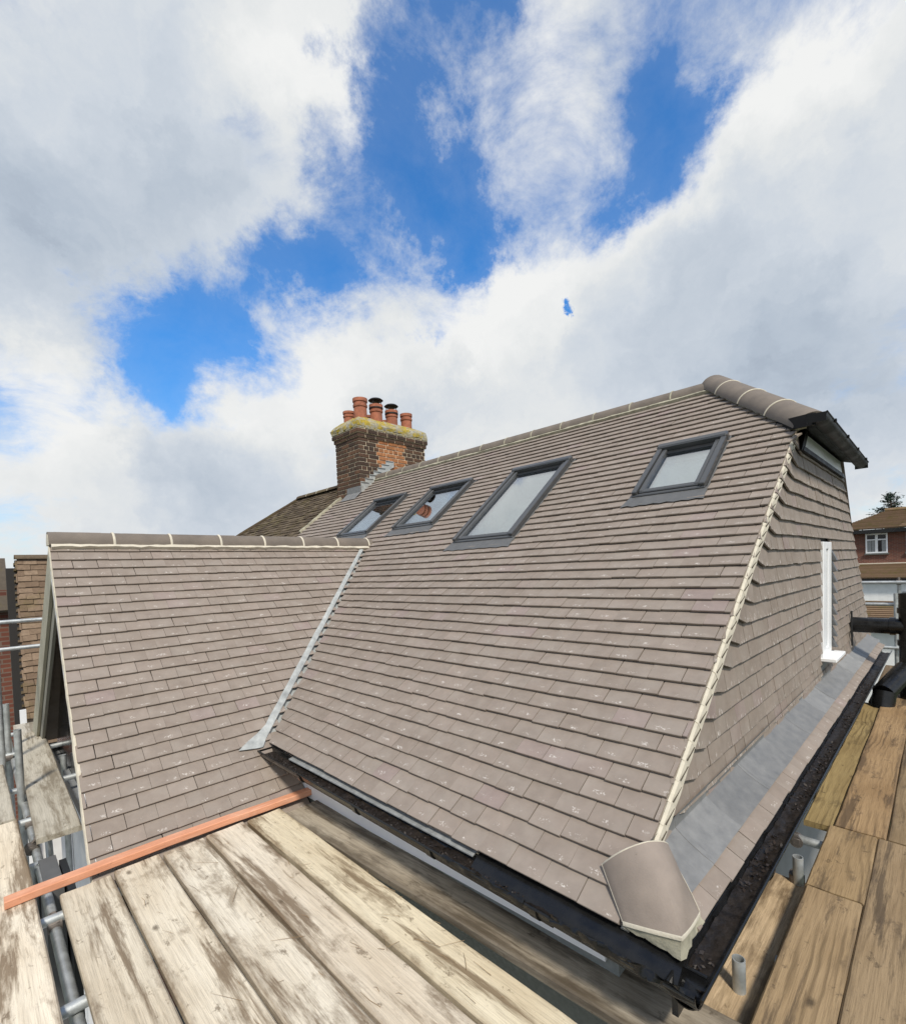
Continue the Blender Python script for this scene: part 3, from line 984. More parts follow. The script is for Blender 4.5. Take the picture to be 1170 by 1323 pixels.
# plug of mortar in the lower end of the hip
mb = MB()
c0 = Vector((X_HIP0 + 0.05, Y_HIP0 + 0.05, ZR - (XR - X_HIP0 - 0.05) * TP - 0.015))
dh = Vector((1, 1, TP)).normalized(); sd = dh.cross(Vector((0, 0, 1))).normalized(); up = sd.cross(dh)
rings = []
for t, q in ((-0.075, 0.75), (-0.05, 0.95), (0.02, 0.97)):
    rings.append([c0 + dh * t + sd * (0.105 * q * math.cos(math.pi * i / 12) + rg.uniform(-.006, .006)) + up * (0.095 * q * math.sin(math.pi * i / 12) - 0.0) for i in range(13)])
mb.loft(rings)
mb.build('hip_end_mortar', OLDMORTAR, ridge, smooth=True)

# verge: mortar worked against the tile ends, stepping with the courses
verge = link('verge', None, house)
rg = random.Random(11)
for i in range(0, 36):
    s0 = i * 0.1007
    yv = y_verge(s0 + 0.05)
    mb = MB()
    def vp(ds, out, h):
        return FM.P(-y_verge(min(s0 + ds, 3.5)) + out, s0 + ds, h)
    hs = [(-0.004, 0.0), (0.05, -0.001), (0.104, -0.004)]
    rings = []
    for ds, dh_ in hs:
        j = rg.uniform(-.002, .002)
        rings.append([vp(ds, -0.004, 0.010 + dh_), vp(ds, 0.006 + j * .5, 0.018 + dh_), vp(ds, 0.015 + j * .5, 0.004 + dh_), vp(ds, 0.017 + j, -0.048), vp(ds, -0.012, -0.085), vp(ds, -0.05, -0.06)])
    mb.loft(rings)
    # dark sliver painted in for the shaded slot between mortar and tile
    a, b = (0.010, -0.008), (0.098, -0.036)
    t = 0.0045
    mb.hexa([vp(a[0], 0.0, a[1] - t), vp(b[0], 0.0, b[1] - t * .4), vp(b[0], 0.0, b[1] + t * .4), vp(a[0], 0.0, a[1] + t)],
            [vp(a[0], 0.0185, a[1] - t), vp(b[0], 0.0185, b[1] - t * .4), vp(b[0], 0.0185, b[1] + t * .4), vp(a[0], 0.0185, a[1] + t)], 1)
    mb.build('verge_mortar', [MORTAR, SLOT_SHADE], verge)

# tile-hung gable
gable = link('gable_wall', None, house)
FG = Frame((1.6, 0.836, ZE), (1, -0.011, 0), (0, -0.016, 1))
gx0 = lambda s: XE + s / TP
gx1 = lambda s: 2 * XR - gx0(s)
mb = MB(); mb.add([FG.P(gx0(0.02) - 1.6, 0.0, -.012), FG.P(gx1(0.02) - 1.6, 0.0, -.012), FG.P(gx1(2.30) - 1.6, 2.30, -.012), FG.P(gx0(2.30) - 1.6, 2.30, -.012)], [(0, 1, 2, 3)])
mb.build('gable_boarding', UNDERLAY, gable, fix=False)
GW = (5.44, 5.90, 0.35, 1.40)                                       # window: x0, x1, s0, s1
ghole = [(GW[0] - 1.6, GW[1] - 1.6, GW[2] - 0.05, GW[3] - 0.03)]
KINK = 0.27
cs = []
for i in range(0, 20):
    s = 0.075 + i * 0.1045
    cs.append((s, lambda q, s=s: gx0(s + 0.062) + KINK + .012 - 1.6, lambda q, s=s: gx1(q) - 1.6 - 0.01))
tile_field(gable, 'hanging_tile', HANG, FG, cs, 0.1685, 0.1045, th=.013, slope=0.165, holes=ghole, limit=300, phase=0.05)
rg = random.Random(5)
for i in range(0, 20):
    s = 0.075 + i * 0.1045
    x = gx0(s + 0.062) + KINK + .012 - 1.6
    ang = R(13 + rg.uniform(-2, 2))
    half = KINK / math.cos(ang) / 2
    for q in range(2):
        mb = MB()
        b2 = -q * half - (0.002 if q else 0); b1 = -(q + 1) * half
        sh = 0.125 if q else 0.06
        tile_solid(mb, b1, b2, b1 + sh, b2 + 0.03, 0.15, 0.013, rg.random(), 0.165, None, 0.165)
        link('hanging_tile', mb.mesh('hanging_tile', HANG), gable, FG.M(x, s + rg.uniform(-.003, .003), 0.004 + 0.002 * q) @ Matrix.Rotation(-ang, 4, 'Z'))
# narrow window in the gable
gw = link('gable_window', None, house)
a0, a1, s0, s1 = GW[0] - 1.6, GW[1] - 1.6, GW[2], GW[3]
fo = 0.035
for nme, lo, hi in (('window_jamb', (a0 + .012, s0, -.04), (a0 + .16, s1, fo)), ('window_jamb', (a1 - .17, s0, -.04), (a1 - .022, s1, fo)), ('window_head', (a0 + .16, s1 - .065, -.04), (a1 - .17, s1, fo)), ('window_bottom_rail', (a0 + .16, s0, -.04), (a1 - .17, s0 + .065, fo))):
    mb = MB(); mb.bbox(lo, hi, .004, 0, FG.M(0, 0, 0)); mb.build(nme, UPVC, gw)
mb = MB(); mb.box((a0 + .16, s0 + .065, 0.005), (a1 - .17, s1 - .065, .018), 0, FG.M(0, 0, 0)); mb.build('window_pane', GLASS, gw)
mb = MB(); mb.box((a0 + .16, s0 + .065, -.008), (a1 - .17, s1 - .065, -.004), 0, FG.M(0, 0, 0)); mb.build('glare_backing', PANE_GLARE, gw)  # white backing added so the pane looks bright like mirrored sky
mb = MB(); mb.bbox((a0 - .03, s0 - .035, 0.0), (a1 + .03, s0 - .001, .135), .006, 0, FG.M(0, 0, 0)); mb.build('window_sill', UPVC, gw)
mb = MB(); mb.box((a0, s0 - .22, 0.002), (a1, s0 - .037, .022), 0, FG.M(0, 0, 0)); mb.build('sill_flashing', LEAD, gw)
# cut tile ends beside the far jamb
for i in range(3, 12):
    s = 0.075 + i * 0.1045
    mb = MB(); mb.hexa([FG.P(a1 - .020, s, .02), FG.P(a1 + .03, s, .02), FG.P(a1 + .03, s + .10, .0), FG.P(a1 - .020, s + .10, .0)], [FG.P(a1 - .045, s, .078), FG.P(a1 + .03, s, .078), FG.P(a1 + .03, s + .095, .035), FG.P(a1 - .030, s + .095, .035)])
    mb.build('soaker', FLASH, gw)

# half-hip eaves: gutter, soffit, white board
eaves = link('half_hip_eaves', None, house)
def wallpt(x, z, out=0.0):
    return FG.P(x - 1.6, z - ZE, out)
mb = MB()
q = [wallpt(4.56, .835, .022), wallpt(6.50, .835, .022), wallpt(6.36, .950, .022), wallpt(4.70, .950, .022)]
r_ = [wallpt(4.56, .835, .040), wallpt(6.50, .835, .040), wallpt(6.36, .950, .040), wallpt(4.70, .950, .040)]
mb.hexa(q, r_); mb.build('white_fascia', UPVC, eaves)
mb = MB(); mb.hexa([wallpt(4.50, .800, .0), wallpt(6.56, .800, .0), wallpt(6.50, .835, .0), wallpt(4.55, .835, .0)], [wallpt(4.50, .800, .055), wallpt(6.56, .800, .055), wallpt(6.50, .835, .055), wallpt(4.55, .835, .055)])
mb.build('fascia_trim', BLACKM, eaves)
mb = MB(); mb.hexa([wallpt(4.47, .80, .0), wallpt(4.56, .80, .0), wallpt(4.72, .97, .0), wallpt(4.62, .97, .0)], [wallpt(4.47, .80, .05), wallpt(4.56, .80, .05), wallpt(4.72, .97, .05), wallpt(4.62, .97, .05)])
mb.build('fascia_trim', BLACKM, eaves)
mb = MB(); mb.hexa([(4.32, .585, .950), (6.70, .585, .950), (6.5, .78, .985), (4.62, .78, .985)], [(4.38, .60, .972), (6.66, .60, .972), (6.5, .78, .99), (4.62, .78, .99)])
mb.build('soffit', BLACKM, eaves)
def gutter(mb, p0, p1, r, n=10, wall=0.004, steps=1):
    p0, p1 = Vector(p0), Vector(p1)
    d = (p1 - p0).normalized(); sd = d.cross(Vector((0, 0, 1))).normalized()
    rings = []
    for k in range(steps + 1):
        c = p0 + (p1 - p0) * (k / steps)
        ou = [c + sd * (r * math.cos(math.pi * i / n)) - Vector((0, 0, r * math.sin(math.pi * i / n))) for i in range(n + 1)]
        inn = [c + sd * ((r - wall) * math.cos(math.pi * i / n)) - Vector((0, 0, (r - wall) * math.sin(math.pi * i / n))) for i in range(n + 1)]
        rings.append(ou + inn[::-1])
    mb.loft(rings)
    # rolled front lips
    for sg in (1, -1):
        mb.tube(p0 + sd * sg * r, p1 + sd * sg * r, 0.006, 8)
mb = MB(); gutter(mb, (4.16, .585, .975), (6.86, .585, .975), .058); mb.box((4.155, .53, .915), (4.165, .64, .975)); mb.box((6.855, .53, .915), (6.865, .64, .975))
mb.build('eaves_gutter', BLACKM, eaves, smooth=True)
for x in (4.5, 5.2, 5.9, 6.6):
    mb = MB(); mb.box((x - .015, .515, .96), (x + .015, .532, .985)); mb.build('gutter_clip', BLACKM, eaves)
# black verge closer on the left flank
mb = MB()
A, B = Vector((4.66, .93, 1.085)), Vector((4.20, .595, .990))
dz = Vector((0, 0, -.085)); w_ = Vector((-.012, .012, 0)) * 1.5
mb.hexa([A, B, B + dz, A + dz], [A + w_, B + w_, B + w_ + dz, A + w_ + dz])
mb.build('verge_closer', BLACKM, eaves)

# ------------------------------------------------------------------ roof windows
def skylight(y0, y1, s0, s1, reflection=False, glare=0.0):
    root = link('roof_window', None, house)
    W = lambda a, b, h0, h1: ((-b[0], a[1], h0), (-a[0], b[1], h1))
    M = FM.M(0, 0, 0)
    def part(name, ya, yb, sa, sb, h0, h1, mat, e=0.006):
        mb = MB(); mb.bbox((-yb, sa, h0), (-ya, sb, h1), e, 0, M)
        return mb.build(name, mat, root)
    H = 0.078
    fw, tw, bw = 0.042, 0.072, 0.056
    part('frame_side', y0, y0 + fw, s0 + .012, s1 - tw + .01, -0.02, H, ANTHRA)
    part('frame_side', y1 - fw, y1, s0 + .012, s1 - tw + .01, -0.02, H, ANTHRA)
    part('frame_hood', y0 - .006, y1 + .006, s1 - tw, s1, -0.02, H + .016, ANTHRA, .012)
    part('frame_bottom', y0, y1, s0, s0 + bw * .55, -0.02, H * .62, ANTHRA)
    part('gasket', y0 + fw, y1 - fw, s0 + bw * .55, s0 + bw * .75, -0.02, H * .4, DARKGASKET, .002)
    # sash inside the frame, a little lower
    i = fw + 0.007
    sw = 0.036
    part('sash_side', y0 + i, y0 + i + sw, s0 + bw * .75, s1 - tw - .004, -0.03, H - .014, ANTHRA)
    part('sash_side', y1 - i - sw, y1 - i, s0 + bw * .75, s1 - tw - .004, -0.03, H - .014, ANTHRA)
    part('sash_bottom', y0 + i, y1 - i, s0 + bw * .6, s0 + bw * .6 + .048, -0.03, H - .020, ANTHRA)
    part('sash_top', y0 + i, y1 - i, s1 - tw - .05, s1 - tw - .002, -0.03, H - .034, DARKGASKET)
    g0, g1, t0, t1 = y0 + i + sw - .004, y1 - i - sw + .004, s0 + bw * .6 + .044, s1 - tw - .046
    mb = MB(); mb.box((-g1, t0, .028), (-g0, t1, .034), 0, M); mb.build('pane', GLASS, root)
    # plastered reveal and the room behind
    mb = MB()
    d = -0.30
    mb.hexa([FM.P(-g1, t0, -.02), FM.P(-g0, t0, -.02), FM.P(-g0, t1, -.02), FM.P(-g1, t1, -.02)], [FM.P(-g1 - .1, t0 - .25, d), FM.P(-g0 + .1, t0 - .25, d), FM.P(-g0 + .1, t1 + .05, d), FM.P(-g1 - .1, t1 + .05, d)])
    mb.f = mb.f[1:]; mb.m = mb.m[1:]; mb.r = mb.r[1:]; mb.uv = mb.uv[4:]
    mb.build('reveal', CREAM, root, fix=False)
    if glare:
        mb = MB(); mb.box((-g1, t0, .012), (-g0, t0 + (t1 - t0) * glare, .015), 0, M); mb.build('glare_sheet', PANE_GLARE, root)  # white sheet added to imitate bright cloud reflected in the pane
    if reflection:
        # white sheet with round hole, imitating cloud and chimney pot mirrored in the glass
        mb = MB()
        yc, sc_ = (g0 + g1) / 2 - .02, t0 + (t1 - t0) * .50
        hw, hs = (g1 - g0) / 2, (t1 - t0) * .36
        ou = []; inn = []
        rr = random.Random(4)
        for k in range(28):
            t = 2 * math.pi * k / 28
            ex = max(-1, min(1, 1.25 * math.cos(t))) ; ey = max(-1, min(1, 1.25 * math.sin(t)))
            ou.append(FM.P(-(yc - .04 + ex * hw * .80 * rr.uniform(.82, 1.0)), sc_ + ey * hs * rr.uniform(.8, 1.12), .020))
            inn.append(FM.P(-(yc + .03 + .145 * math.cos(t)), sc_ - .02 + .165 * math.sin(t), .020))
        mb.add(ou + inn, [(k, (k + 1) % 28, 28 + (k + 1) % 28, 28 + k) for k in range(28)])
        mb.build('reflection_sheet', PANE_GLARE, root, fix=False)
    # lead-grey apron dressed over the course below, dark gap above
    mb = MB()
    ap = 0.125
    q = [(y1 + .06, s0 - ap, .024), (y0 - .02, s0 - ap + .01, .024), (y0 - .01, s0 + .02, .040), (y1 + .01, s0 + .02, .040)]
    rings = []
    for k in range(13):
        t = k / 12
        ya = q[0][0] + (q[1][0] - q[0][0]) * t; yb = q[3][0] + (q[2][0] - q[3][0]) * t
        j = wob((t * 7, y0, 0)) * .012
        rings.append([FM.P(-ya, q[0][1] + j + .012 * (k % 2), .030), FM.P(-(ya + yb) / 2, s0 - ap * .45, .034 + j * .3), FM.P(-yb, s0 + .02, .036), FM.P(-yb, s0 + .02, .028), FM.P(-ya, q[0][1] + j + .012 * (k % 2), .0265)])
    mb.loft(rings)
    mb.build('apron_flashing', FLASH, root, smooth=True)
    for ya, yb in ((y0 - .014, y0 - .002), (y1 + .002, y1 + .014)):
        part('side_gutter', ya, yb, s0 - .03, s1 + .03, .002, .030, FLASH, .002)
    part('head_gutter', y0 - .035, y1 + .012, s1 - .008, s1 + .045, -.005, .022, DARKGASKET, .002)
    return root
skylight(*SKY_W[0], glare=.50)
skylight(*SKY_W[1], reflection=True)
skylight(*SKY_W[2])
skylight(*SKY_W[3], glare=.72)

# ------------------------------------------------------------------ the wing
WP = 46.4
CW, SW_, TW = math.cos(R(WP)), math.sin(R(WP)), math.tan(R(WP))
nw = Vector((0, -SW_, CW))
FW = Frame(Vector((0, 3.666, -1.292)) - nw * 0.022, (1, 0, 0), (0, CW, SW_))
YW = 5.27; ZW = -1.292 + (YW - 3.666) * TW; SWR = (YW - 3.666) / CW
xl = lambda s: 0.405 + max(0, (s + 0.37)) / 2.54 * 0.066
xv = lambda s: 1.53 + s / 2.25 * 2.09 if s > 0 else 1.72
wing = link('wing_roof', None, house)
cs = []
for j in range(-1, 28):
    s = 2.166 - 0.1016 * j
    hi = (lambda q, s=s: xv(s + .03) + 0.02) if s > -.02 else (lambda q: 1.70)
    cs.append((s, xl, hi))
tile_field(wing, 'roof_tile', TILE, FW, cs, 0.1685, 0.1016, th=.0125, slope=.160, limit=300, phase=0.012)
mb = MB()
mb.add([FW.P(xl(-.6) + .02, -.72, -.01), FW.P(1.72, -.72, -.01), FW.P(1.72, 0.1, -.01), FW.P(3.75, SWR, -.01), FW.P(xl(SWR) + .02, SWR, -.01)], [(0, 1, 2, 3, 4)])
yb2 = 2 * YW - (3.666 - .72 * CW)
mb.add([(xl(SWR) + .02, YW, ZW - .03), (3.75, YW, ZW - .03), (1.72, yb2, ZW - (yb2 - YW) * TW), (xl(-.6) + .02, yb2, ZW - (yb2 - YW) * TW)], [(0, 1, 2, 3)], 1)
mb.build('roof_boarding', [UNDERLAY, TILE], wing, fix=False)
wr = link('wing_ridge', None, house)
round_ridge((xl(SWR) - .01, YW, ZW - .055), (3.72, YW, ZW - .055), 0.098, 0.112, RIDGE, wr, MORTAR, start=-0.0, jm=.010)
pts = [(FW.P(xl(SWR) + .005 + (3.66 - xl(SWR)) * i / 50, SWR - 0.118, 0.024), FW.v * -1, FW.n) for i in range(51)]
rough_bed('ridge_mortar', pts, 0.034, 0.036, MORTAR, wr, 8)
# mortar plug closing the ridge end, verge mortar, bargeboards
mb = MB()
c0 = Vector((xl(SWR) - .012, YW, ZW - .06))
rings = [[c0 + Vector((t,   .092 * q * math.cos(math.pi * i / 10), .106 * q * math.sin(math.pi * i / 10))) for i in range(11)] for t, q in ((0, .9), (.06, 1))]
mb.loft(rings); mb.build('ridge_end_mortar', MORTAR, wr, smooth=True)
rg = random.Random(2)
rings = []
for i in range(60):
    s = -0.7 + (SWR + .66) * i / 59
    j = rg.uniform(-.003, .003)
    rings.append([FW.P(xl(s) + a + j, s, h) for a, h in ((.012, .010), (-.004, .012), (-.010, -.004), (-.008, -.04), (.012, -.05))])
mb = MB(); mb.loft(rings); mb.build('verge_mortar', MORTAR, wing, smooth=True)
gxw = 0.475
def rake(yb_, zb_, sg):
    """bargeboard on one rake of the wing gable"""
    mb = MB()
    top = Vector((xl(SWR) + .0, YW, ZW - .02)); bot = Vector((xl(-.5) + .0, YW + sg * 2.05, ZW - .02 - 2.05 * TW))
    dn = Vector((0, 0, -1))
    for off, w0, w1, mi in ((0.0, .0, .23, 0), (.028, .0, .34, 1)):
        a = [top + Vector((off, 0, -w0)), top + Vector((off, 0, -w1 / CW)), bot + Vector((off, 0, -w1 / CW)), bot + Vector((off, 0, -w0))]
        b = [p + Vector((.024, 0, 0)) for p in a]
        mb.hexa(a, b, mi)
    return mb
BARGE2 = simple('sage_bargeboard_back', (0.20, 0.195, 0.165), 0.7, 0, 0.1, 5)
rake(0, 0, 1).build('bargeboard', [BARGE, BARGE2], house)
rake(0, 0, -1).build('bargeboard', [UPVC, DARKGASKET], house)
wg = link('wing_gable', None, house)
gx = 0.60
mb = MB(); mb.hexa([(gx, 3.45, -1.9), (gx, 7.1, -1.9), (gx, YW + .05, ZW - .12), (gx, YW - .05, ZW - .12)], [(gx + .05, 3.45, -1.9), (gx + .05, 7.1, -1.9), (gx + .05, YW + .05, ZW - .12), (gx + .05, YW - .05, ZW - .12)])
mb.build('dark_glazing', DARKWALL, wg)
mb = MB(); mb.box((gx - .004, 3.45, GZ), (gx + .10, 7.1, -1.902)); mb.build('wing_wall', RENDER, wg)
def beam(name, a, b, w, d, mat):
    a, b = Vector(a), Vector(b); dr = (b - a).normalized(); up = Vector((1, 0, 0)); sd = dr.cross(up).normalized()
    mb = MB(); q = [a + sd * w / 2, a - sd * w / 2]; r2 = [b + sd * w / 2, b - sd * w / 2]
    mb.hexa([q[0], q[1], q[1] - up * d, q[0] - up * d], [r2[0], r2[1], r2[1] - up * d, r2[0] - up * d])
    return mb.build(name, mat, wg)
beam('glazing_frame', (gx - .002, 3.68, -1.62), (gx - .002, 4.62, -.63), .12, .06, UPVC)
beam('glazing_frame', (gx - .002, 3.5, -1.86), (gx - .002, 7.0, -1.86), .10, .05, GREYFRAME)
for k, yy in enumerate((3.50, 3.64, 3.78, 3.95)):
    mb = MB(); mb.bbox((gx - .07 - .0 * k, yy, -4.4), (gx - .006, yy + (.07, .045, .06, .05)[k], -1.70 - .0 * k), .006)
    mb.build('door_mullion', (GREYFRAME, GALV, GREYFRAME, UPVC)[k], wg)
# valley: bright new lead
val = MB()
rings = []
rg = random.Random(9)
for i in range(40):
    s = -0.015 + (2.30) * i / 39
    x0 = xv(max(s, 0.001)); flare = 0.10 * max(0, 1 - max(0, s) / .16) ** 1.5
    taper = 1.0 - .25 * s / 2.3
    j = rg.uniform(-.003, .003)
    yv_ = 3.666 + s * CW
    sm = (x0 - XE) / CP
    rings.append([FW.P(x0 - .088 * taper - flare + j, s + flare * .25, .033), FW.P(x0 - .05 * taper, s, .037), FW.P(x0 - .012, s, .031), FM.P(-(yv_ + .026), sm, -.002), FM.P(-(yv_ - .0), sm + .01, -.012), FW.P(x0 - .01, s, .0), FW.P(x0 - .088 * taper - flare + j, s + flare * .25, .027)])
val.loft(rings)
val.build('valley_lead', ZINC, house, smooth=True)

# ------------------------------------------------------------------ eaves of the main roof
front = link('front_eaves', None, house)
mb = MB(); gutter(mb, (1.530, 0.53, -1.318), (1.530, 3.64, -1.312), .056, 12); mb.box((1.476, 3.635, -1.372), (1.584, 3.645, -1.31))
mb.build('front_gutter', BLACKP, front, smooth=True)
for yy in (3.0, 2.35, 1.72, 1.12):
    mb = MB()
    rings = [[Vector((1.530, yy + t, -1.316)) + Vector((math.cos(math.pi * i / 10) * rr_, 0, -math.sin(math.pi * i / 10) * rr_)) for rr_, rn in ((.0645, range(11)), (.0565, range(10, -1, -1))) for i in rn] for t in (-.018, .018)]
    mb.loft(rings); mb.build('gutter_bracket', BLACKP, front, smooth=True)
mb = MB(); mb.hexa([(1.63, 1.52, -1.300), (1.566, 1.52, -1.318), (1.552, 3.30, -1.316), (1.63, 3.30, -1.300)], [(1.63, 1.52, -1.294), (1.566, 1.52, -1.312), (1.552, 3.30, -1.310), (1.63, 3.30, -1.294)])
mb.build('eaves_tray', GREYTRAY, front)
rings = []
for i in range(30):
    yy = .60 + .90 * i / 29
    j = wob((yy * 5, 0, 3)) * .012
    rings.append([(1.63, yy, -1.298), (1.58, yy, -1.306 + j * .3), (1.535 + j, yy, -1.335), (1.52 + j, yy, -1.352 + j), (1.53 + j, yy, -1.356 + j), (1.63, yy, -1.312)])
mb = MB(); mb.loft(rings); mb.build('eaves_felt', BLACKP, front, smooth=True)
mb = MB(); mb.box((1.612, 1.22, -1.36), (1.632, 3.5, -1.312)); mb.build('fascia', UPVC, front)
mb = MB(); mb.hexa([(1.708, .95, -1.575), (1.721, .95, -1.575), (1.721, 3.45, -1.660), (1.708, 3.45, -1.660)], [(1.708, .95, -1.36), (1.721, .95, -1.36), (1.721, 3.45, -1.36), (1.708, 3.45, -1.36)]); mb.build('white_board', UPVC, front)
mb = MB(); mb.box((1.722, .90, GZ), (1.80, 3.45, -1.40)); mb.build('front_wall', DARKRENDER, house)
mb = MB(); mb.box((1.80, .90, GZ), (9.2, 1.0, -1.30)); mb.build('side_wall', GREYRENDER, house)
mb = MB(); mb.box((1.632, 1.22, -1.358), (1.711, 3.5, -1.348)); mb.build('soffit', UPVC, front)
# crumpled black membrane hanging into the gutter near the corner
def crumple(name, y0, y1, n, seed, amp):
    rg = random.Random(seed)
    rings = []
    for i in range(n + 1):
        yy = y0 + (y1 - y0) * i / n
        pr = []
        for k in range(13):
            t = k / 12
            base = [(1.560, -1.352), (1.520, -1.362), (1.492, -1.335), (1.475, -1.303), (1.468, -1.306), (1.469, -1.330)]
            q = t * 4.999
            a_, b_ = base[int(q)], base[int(q) + 1]
            f = q - int(q)
            x = a_[0] + (b_[0] - a_[0]) * f; z = a_[1] + (b_[1] - a_[1]) * f
            x += wob((yy * 14, t * 5, seed)) * amp * (.4 + t); z += (wob((yy * 16, t * 6, seed + 7)) + .2) * amp
            pr.append((x, yy, z))
        pr += [(p[0], p[1], p[2] - .003) for p in pr[::-1]]
        rings.append(pr)
    mb = MB(); mb.loft(rings)
    return mb.build(name, WETBLACK, front, smooth=True)
crumple('torn_membrane', .53, 1.04, 90, 3, .012)
crumple('torn_membrane', 1.16, 1.62, 70, 5, .007)

# side eaves: one course of tiles, lead sheets above, deep gutter
side = link('side_eaves', None, house)
PS = math.atan2(.13, .20)
FS = Frame(Vector((XE, YE, ZE)) - Vector((0, -math.sin(PS), math.cos(PS))) * .022, (1, -0.0075, 0), (0, math.cos(PS), math.sin(PS)))
tile_field(side, 'roof_tile', TILE, FS, [(-.004, lambda s: .16, lambda s: 7.35)], 0.1685, 0.1, limit=60, slope=.08, phase=.02, length=.14)
mb = MB(); mb.box((.05, .004, -.014), (7.35, .235, -.004), 0, FS.M(0, 0, 0)); mb.build('eaves_boarding', UNDERLAY, side)
cuts = [.10, .50, .82, 1.36, 1.86, 2.46, 3.0, 3.55, 4.2, 4.75, 5.4, 6.0, 7.32]
rg = random.Random(21)
for i in range(len(cuts) - 1):
    rings = []
    k_ = max(3, int((cuts[i + 1] - cuts[i]) / .07))
    for k in range(k_ + 1):
        a = cuts[i] + (cuts[i + 1] - cuts[i]) * k / k_ + (.0 if k < k_ else .035)
        lift = .009 if k == k_ else 0.0
        j = wob((a * 3, i, 0)) * .004
        prof = [(.074, .030), (.12, .024), (.19, .022), (.250, .028), (.268, .055), (.275, .10)]
        pr = [FS.P(a, s + (j if q == 0 else 0), h + j + lift + (i % 2) * .008) for q, (s, h) in enumerate(prof)]
        rings.append(pr + [FS.P(a, s + .0005, h - .0035 + j + lift + (i % 2) * .008) for s, h in prof[::-1]])
    mb = MB(); mb.loft(rings); mb.build('lead_sheet', LEAD, side, smooth=True)
mb = MB(); gutter(mb, (1.50, .572, -1.330), (8.75, .522, -1.330), .052, 12)
mb.build('side_gutter', BLACKP, side, smooth=True)
mb = MB(); mb.box((1.60, .63, -1.52), (9.0, .65, -1.33)); mb.build('fascia', BLACKP, side)
mb = MB(); mb.box((1.80, .651, -1.52), (9.0, .90, -1.50)); mb.build('soffit', GREYRENDER, side)
for x in (2.35, 3.3, 4.3, 5.3, 6.4):
    mb = MB(); yy = .572 - (x - 1.5) * .0069
    rings = [[Vector((x + t, yy, -1.328)) + Vector((0, math.cos(math.pi * i / 10) * rr_, -math.sin(math.pi * i / 10) * rr_)) for rr_, rn in ((.0600, range(11)), (.0522, range(10, -1, -1))) for i in rn] for t in (-.018, .018)]
    mb.loft(rings); mb.build('gutter_bracket', BLACKP, side, smooth=True)

# wet silt and leaves lying in the gutters
def silt(p0, p1, half, depth, n, seed):
    p0, p1 = Vector(p0), Vector(p1)
    sd = (p1 - p0).normalized().cross(Vector((0, 0, 1)))
    rings = []
    for i in range(n + 1):
        c = p0 + (p1 - p0) * (i / n)
        lift = wob((i * .13, seed, 0)) * .010
        rings.append([c + sd * (half * t) + Vector((0, 0, -depth + lift + wob((i * .5, t * 3, seed)) * .008 + .006 * t * t)) for t in (-1, -.6, -.2, .2, .6, 1)] + [c + sd * (half * .6) + Vector((0, 0, -depth - .03)), c - sd * (half * .6) + Vector((0, 0, -depth - .03))])
    mb = MB(); mb.loft(rings)
    return mb
o = silt((1.530, 1.05, -1.316), (1.530, 3.6, -1.312), .043, .030, 160, 3).build('gutter_silt', SILT, house, smooth=True)
o['kind'] = 'stuff'
o = silt((1.56, .5715, -1.330), (8.7, .5225, -1.330), .040, .026, 420, 8).build('gutter_silt', SILT, house, smooth=True)
o['kind'] = 'stuff'
mb = MB()
rg = random.Random(31)
def flake(p, r, rr):
    n = Vector((rr.gauss(0, .5), rr.gauss(0, .5), 1)).normalized(); a = n.orthogonal().normalized(); b = n.cross(a)
    t0 = rr.uniform(0, 6)
    mb.add([Vector(p) + a * (math.cos(t0 + k * 1.57) * r * (1, .5, 1, .55)[k]) + b * (math.sin(t0 + k * 1.57) * r * (1, .5, 1, .55)[k]) for k in range(4)], [(0, 1, 2, 3)], 0, None, rr.random())
for _ in range(1100):
    yy = rg.uniform(1.2, 3.6); x = 1.53 + rg.gauss(0, .02)
    x = max(1.492, min(1.566, x))
    flake((x, yy, -1.318 - .028 + rg.uniform(.0, .010)), rg.uniform(.003, .010), rg)
for _ in range(800):
    x = rg.uniform(1.6, 6.5); yc = .572 - (x - 1.5) * .0069; d = max(-.040, min(.040, rg.gauss(0, .02)))
    if mnoise.noise((x * 2.3, 0, 0)) < -.05:
        continue
    flake((x, yc + d, -1.330 - .024 + rg.uniform(.0, .012)), rg.uniform(.004, .014), rg)
o = mb.build('gutter_litter', LEAF, house, fix=False); o['kind'] = 'stuff'

# bonnet at the foot of the hip
bon = link('hip_foot', None, house)
secs = [  # left foot, left control, crest, right control, right foot
    ((1.568, .800, -1.262), (1.556, .700, -1.232), (1.566, .598, -1.211), (1.672, .602, -1.238), (1.772, .612, -1.246)),
    ((1.625, .868, -1.215), (1.592, .752, -1.128), (1.640, .676, -1.114), (1.715, .628, -1.128), (1.835, .685, -1.195)),
    ((1.684, .938, -1.166), (1.648, .838, -1.046), (1.726, .772, -1.032), (1.806, .704, -1.030), (1.895, .772, -1.140)),
]
def bez(p, n=9):
    out = []
    for half in ((0, 1, 2), (2, 3, 4)):
        a, b, c = (Vector(p[i]) for i in half)
        for k in range(n):
            t = k / (n - 1)
            if half[0] == 2 and k == 0:
                continue
            out.append(a * (1 - t) ** 2 + b * 2 * t * (1 - t) + c * t * t)
    return out
S3 = [bez(q) for q in secs]
rows = []
for k in range(9):
    t = k / 8
    rows.append([a * (1 - t) * (1 - 2 * t) + b * 4 * t * (1 - t) + c * t * (2 * t - 1) for a, b, c in zip(*S3)])
under = Vector((.006, .006, -.013))
mb = MB(); mb.loft([r_ + [p + under for p in r_[::-1]] for r_ in rows])
mb.build('bonnet_tile', BONNET, bon, smooth=True)
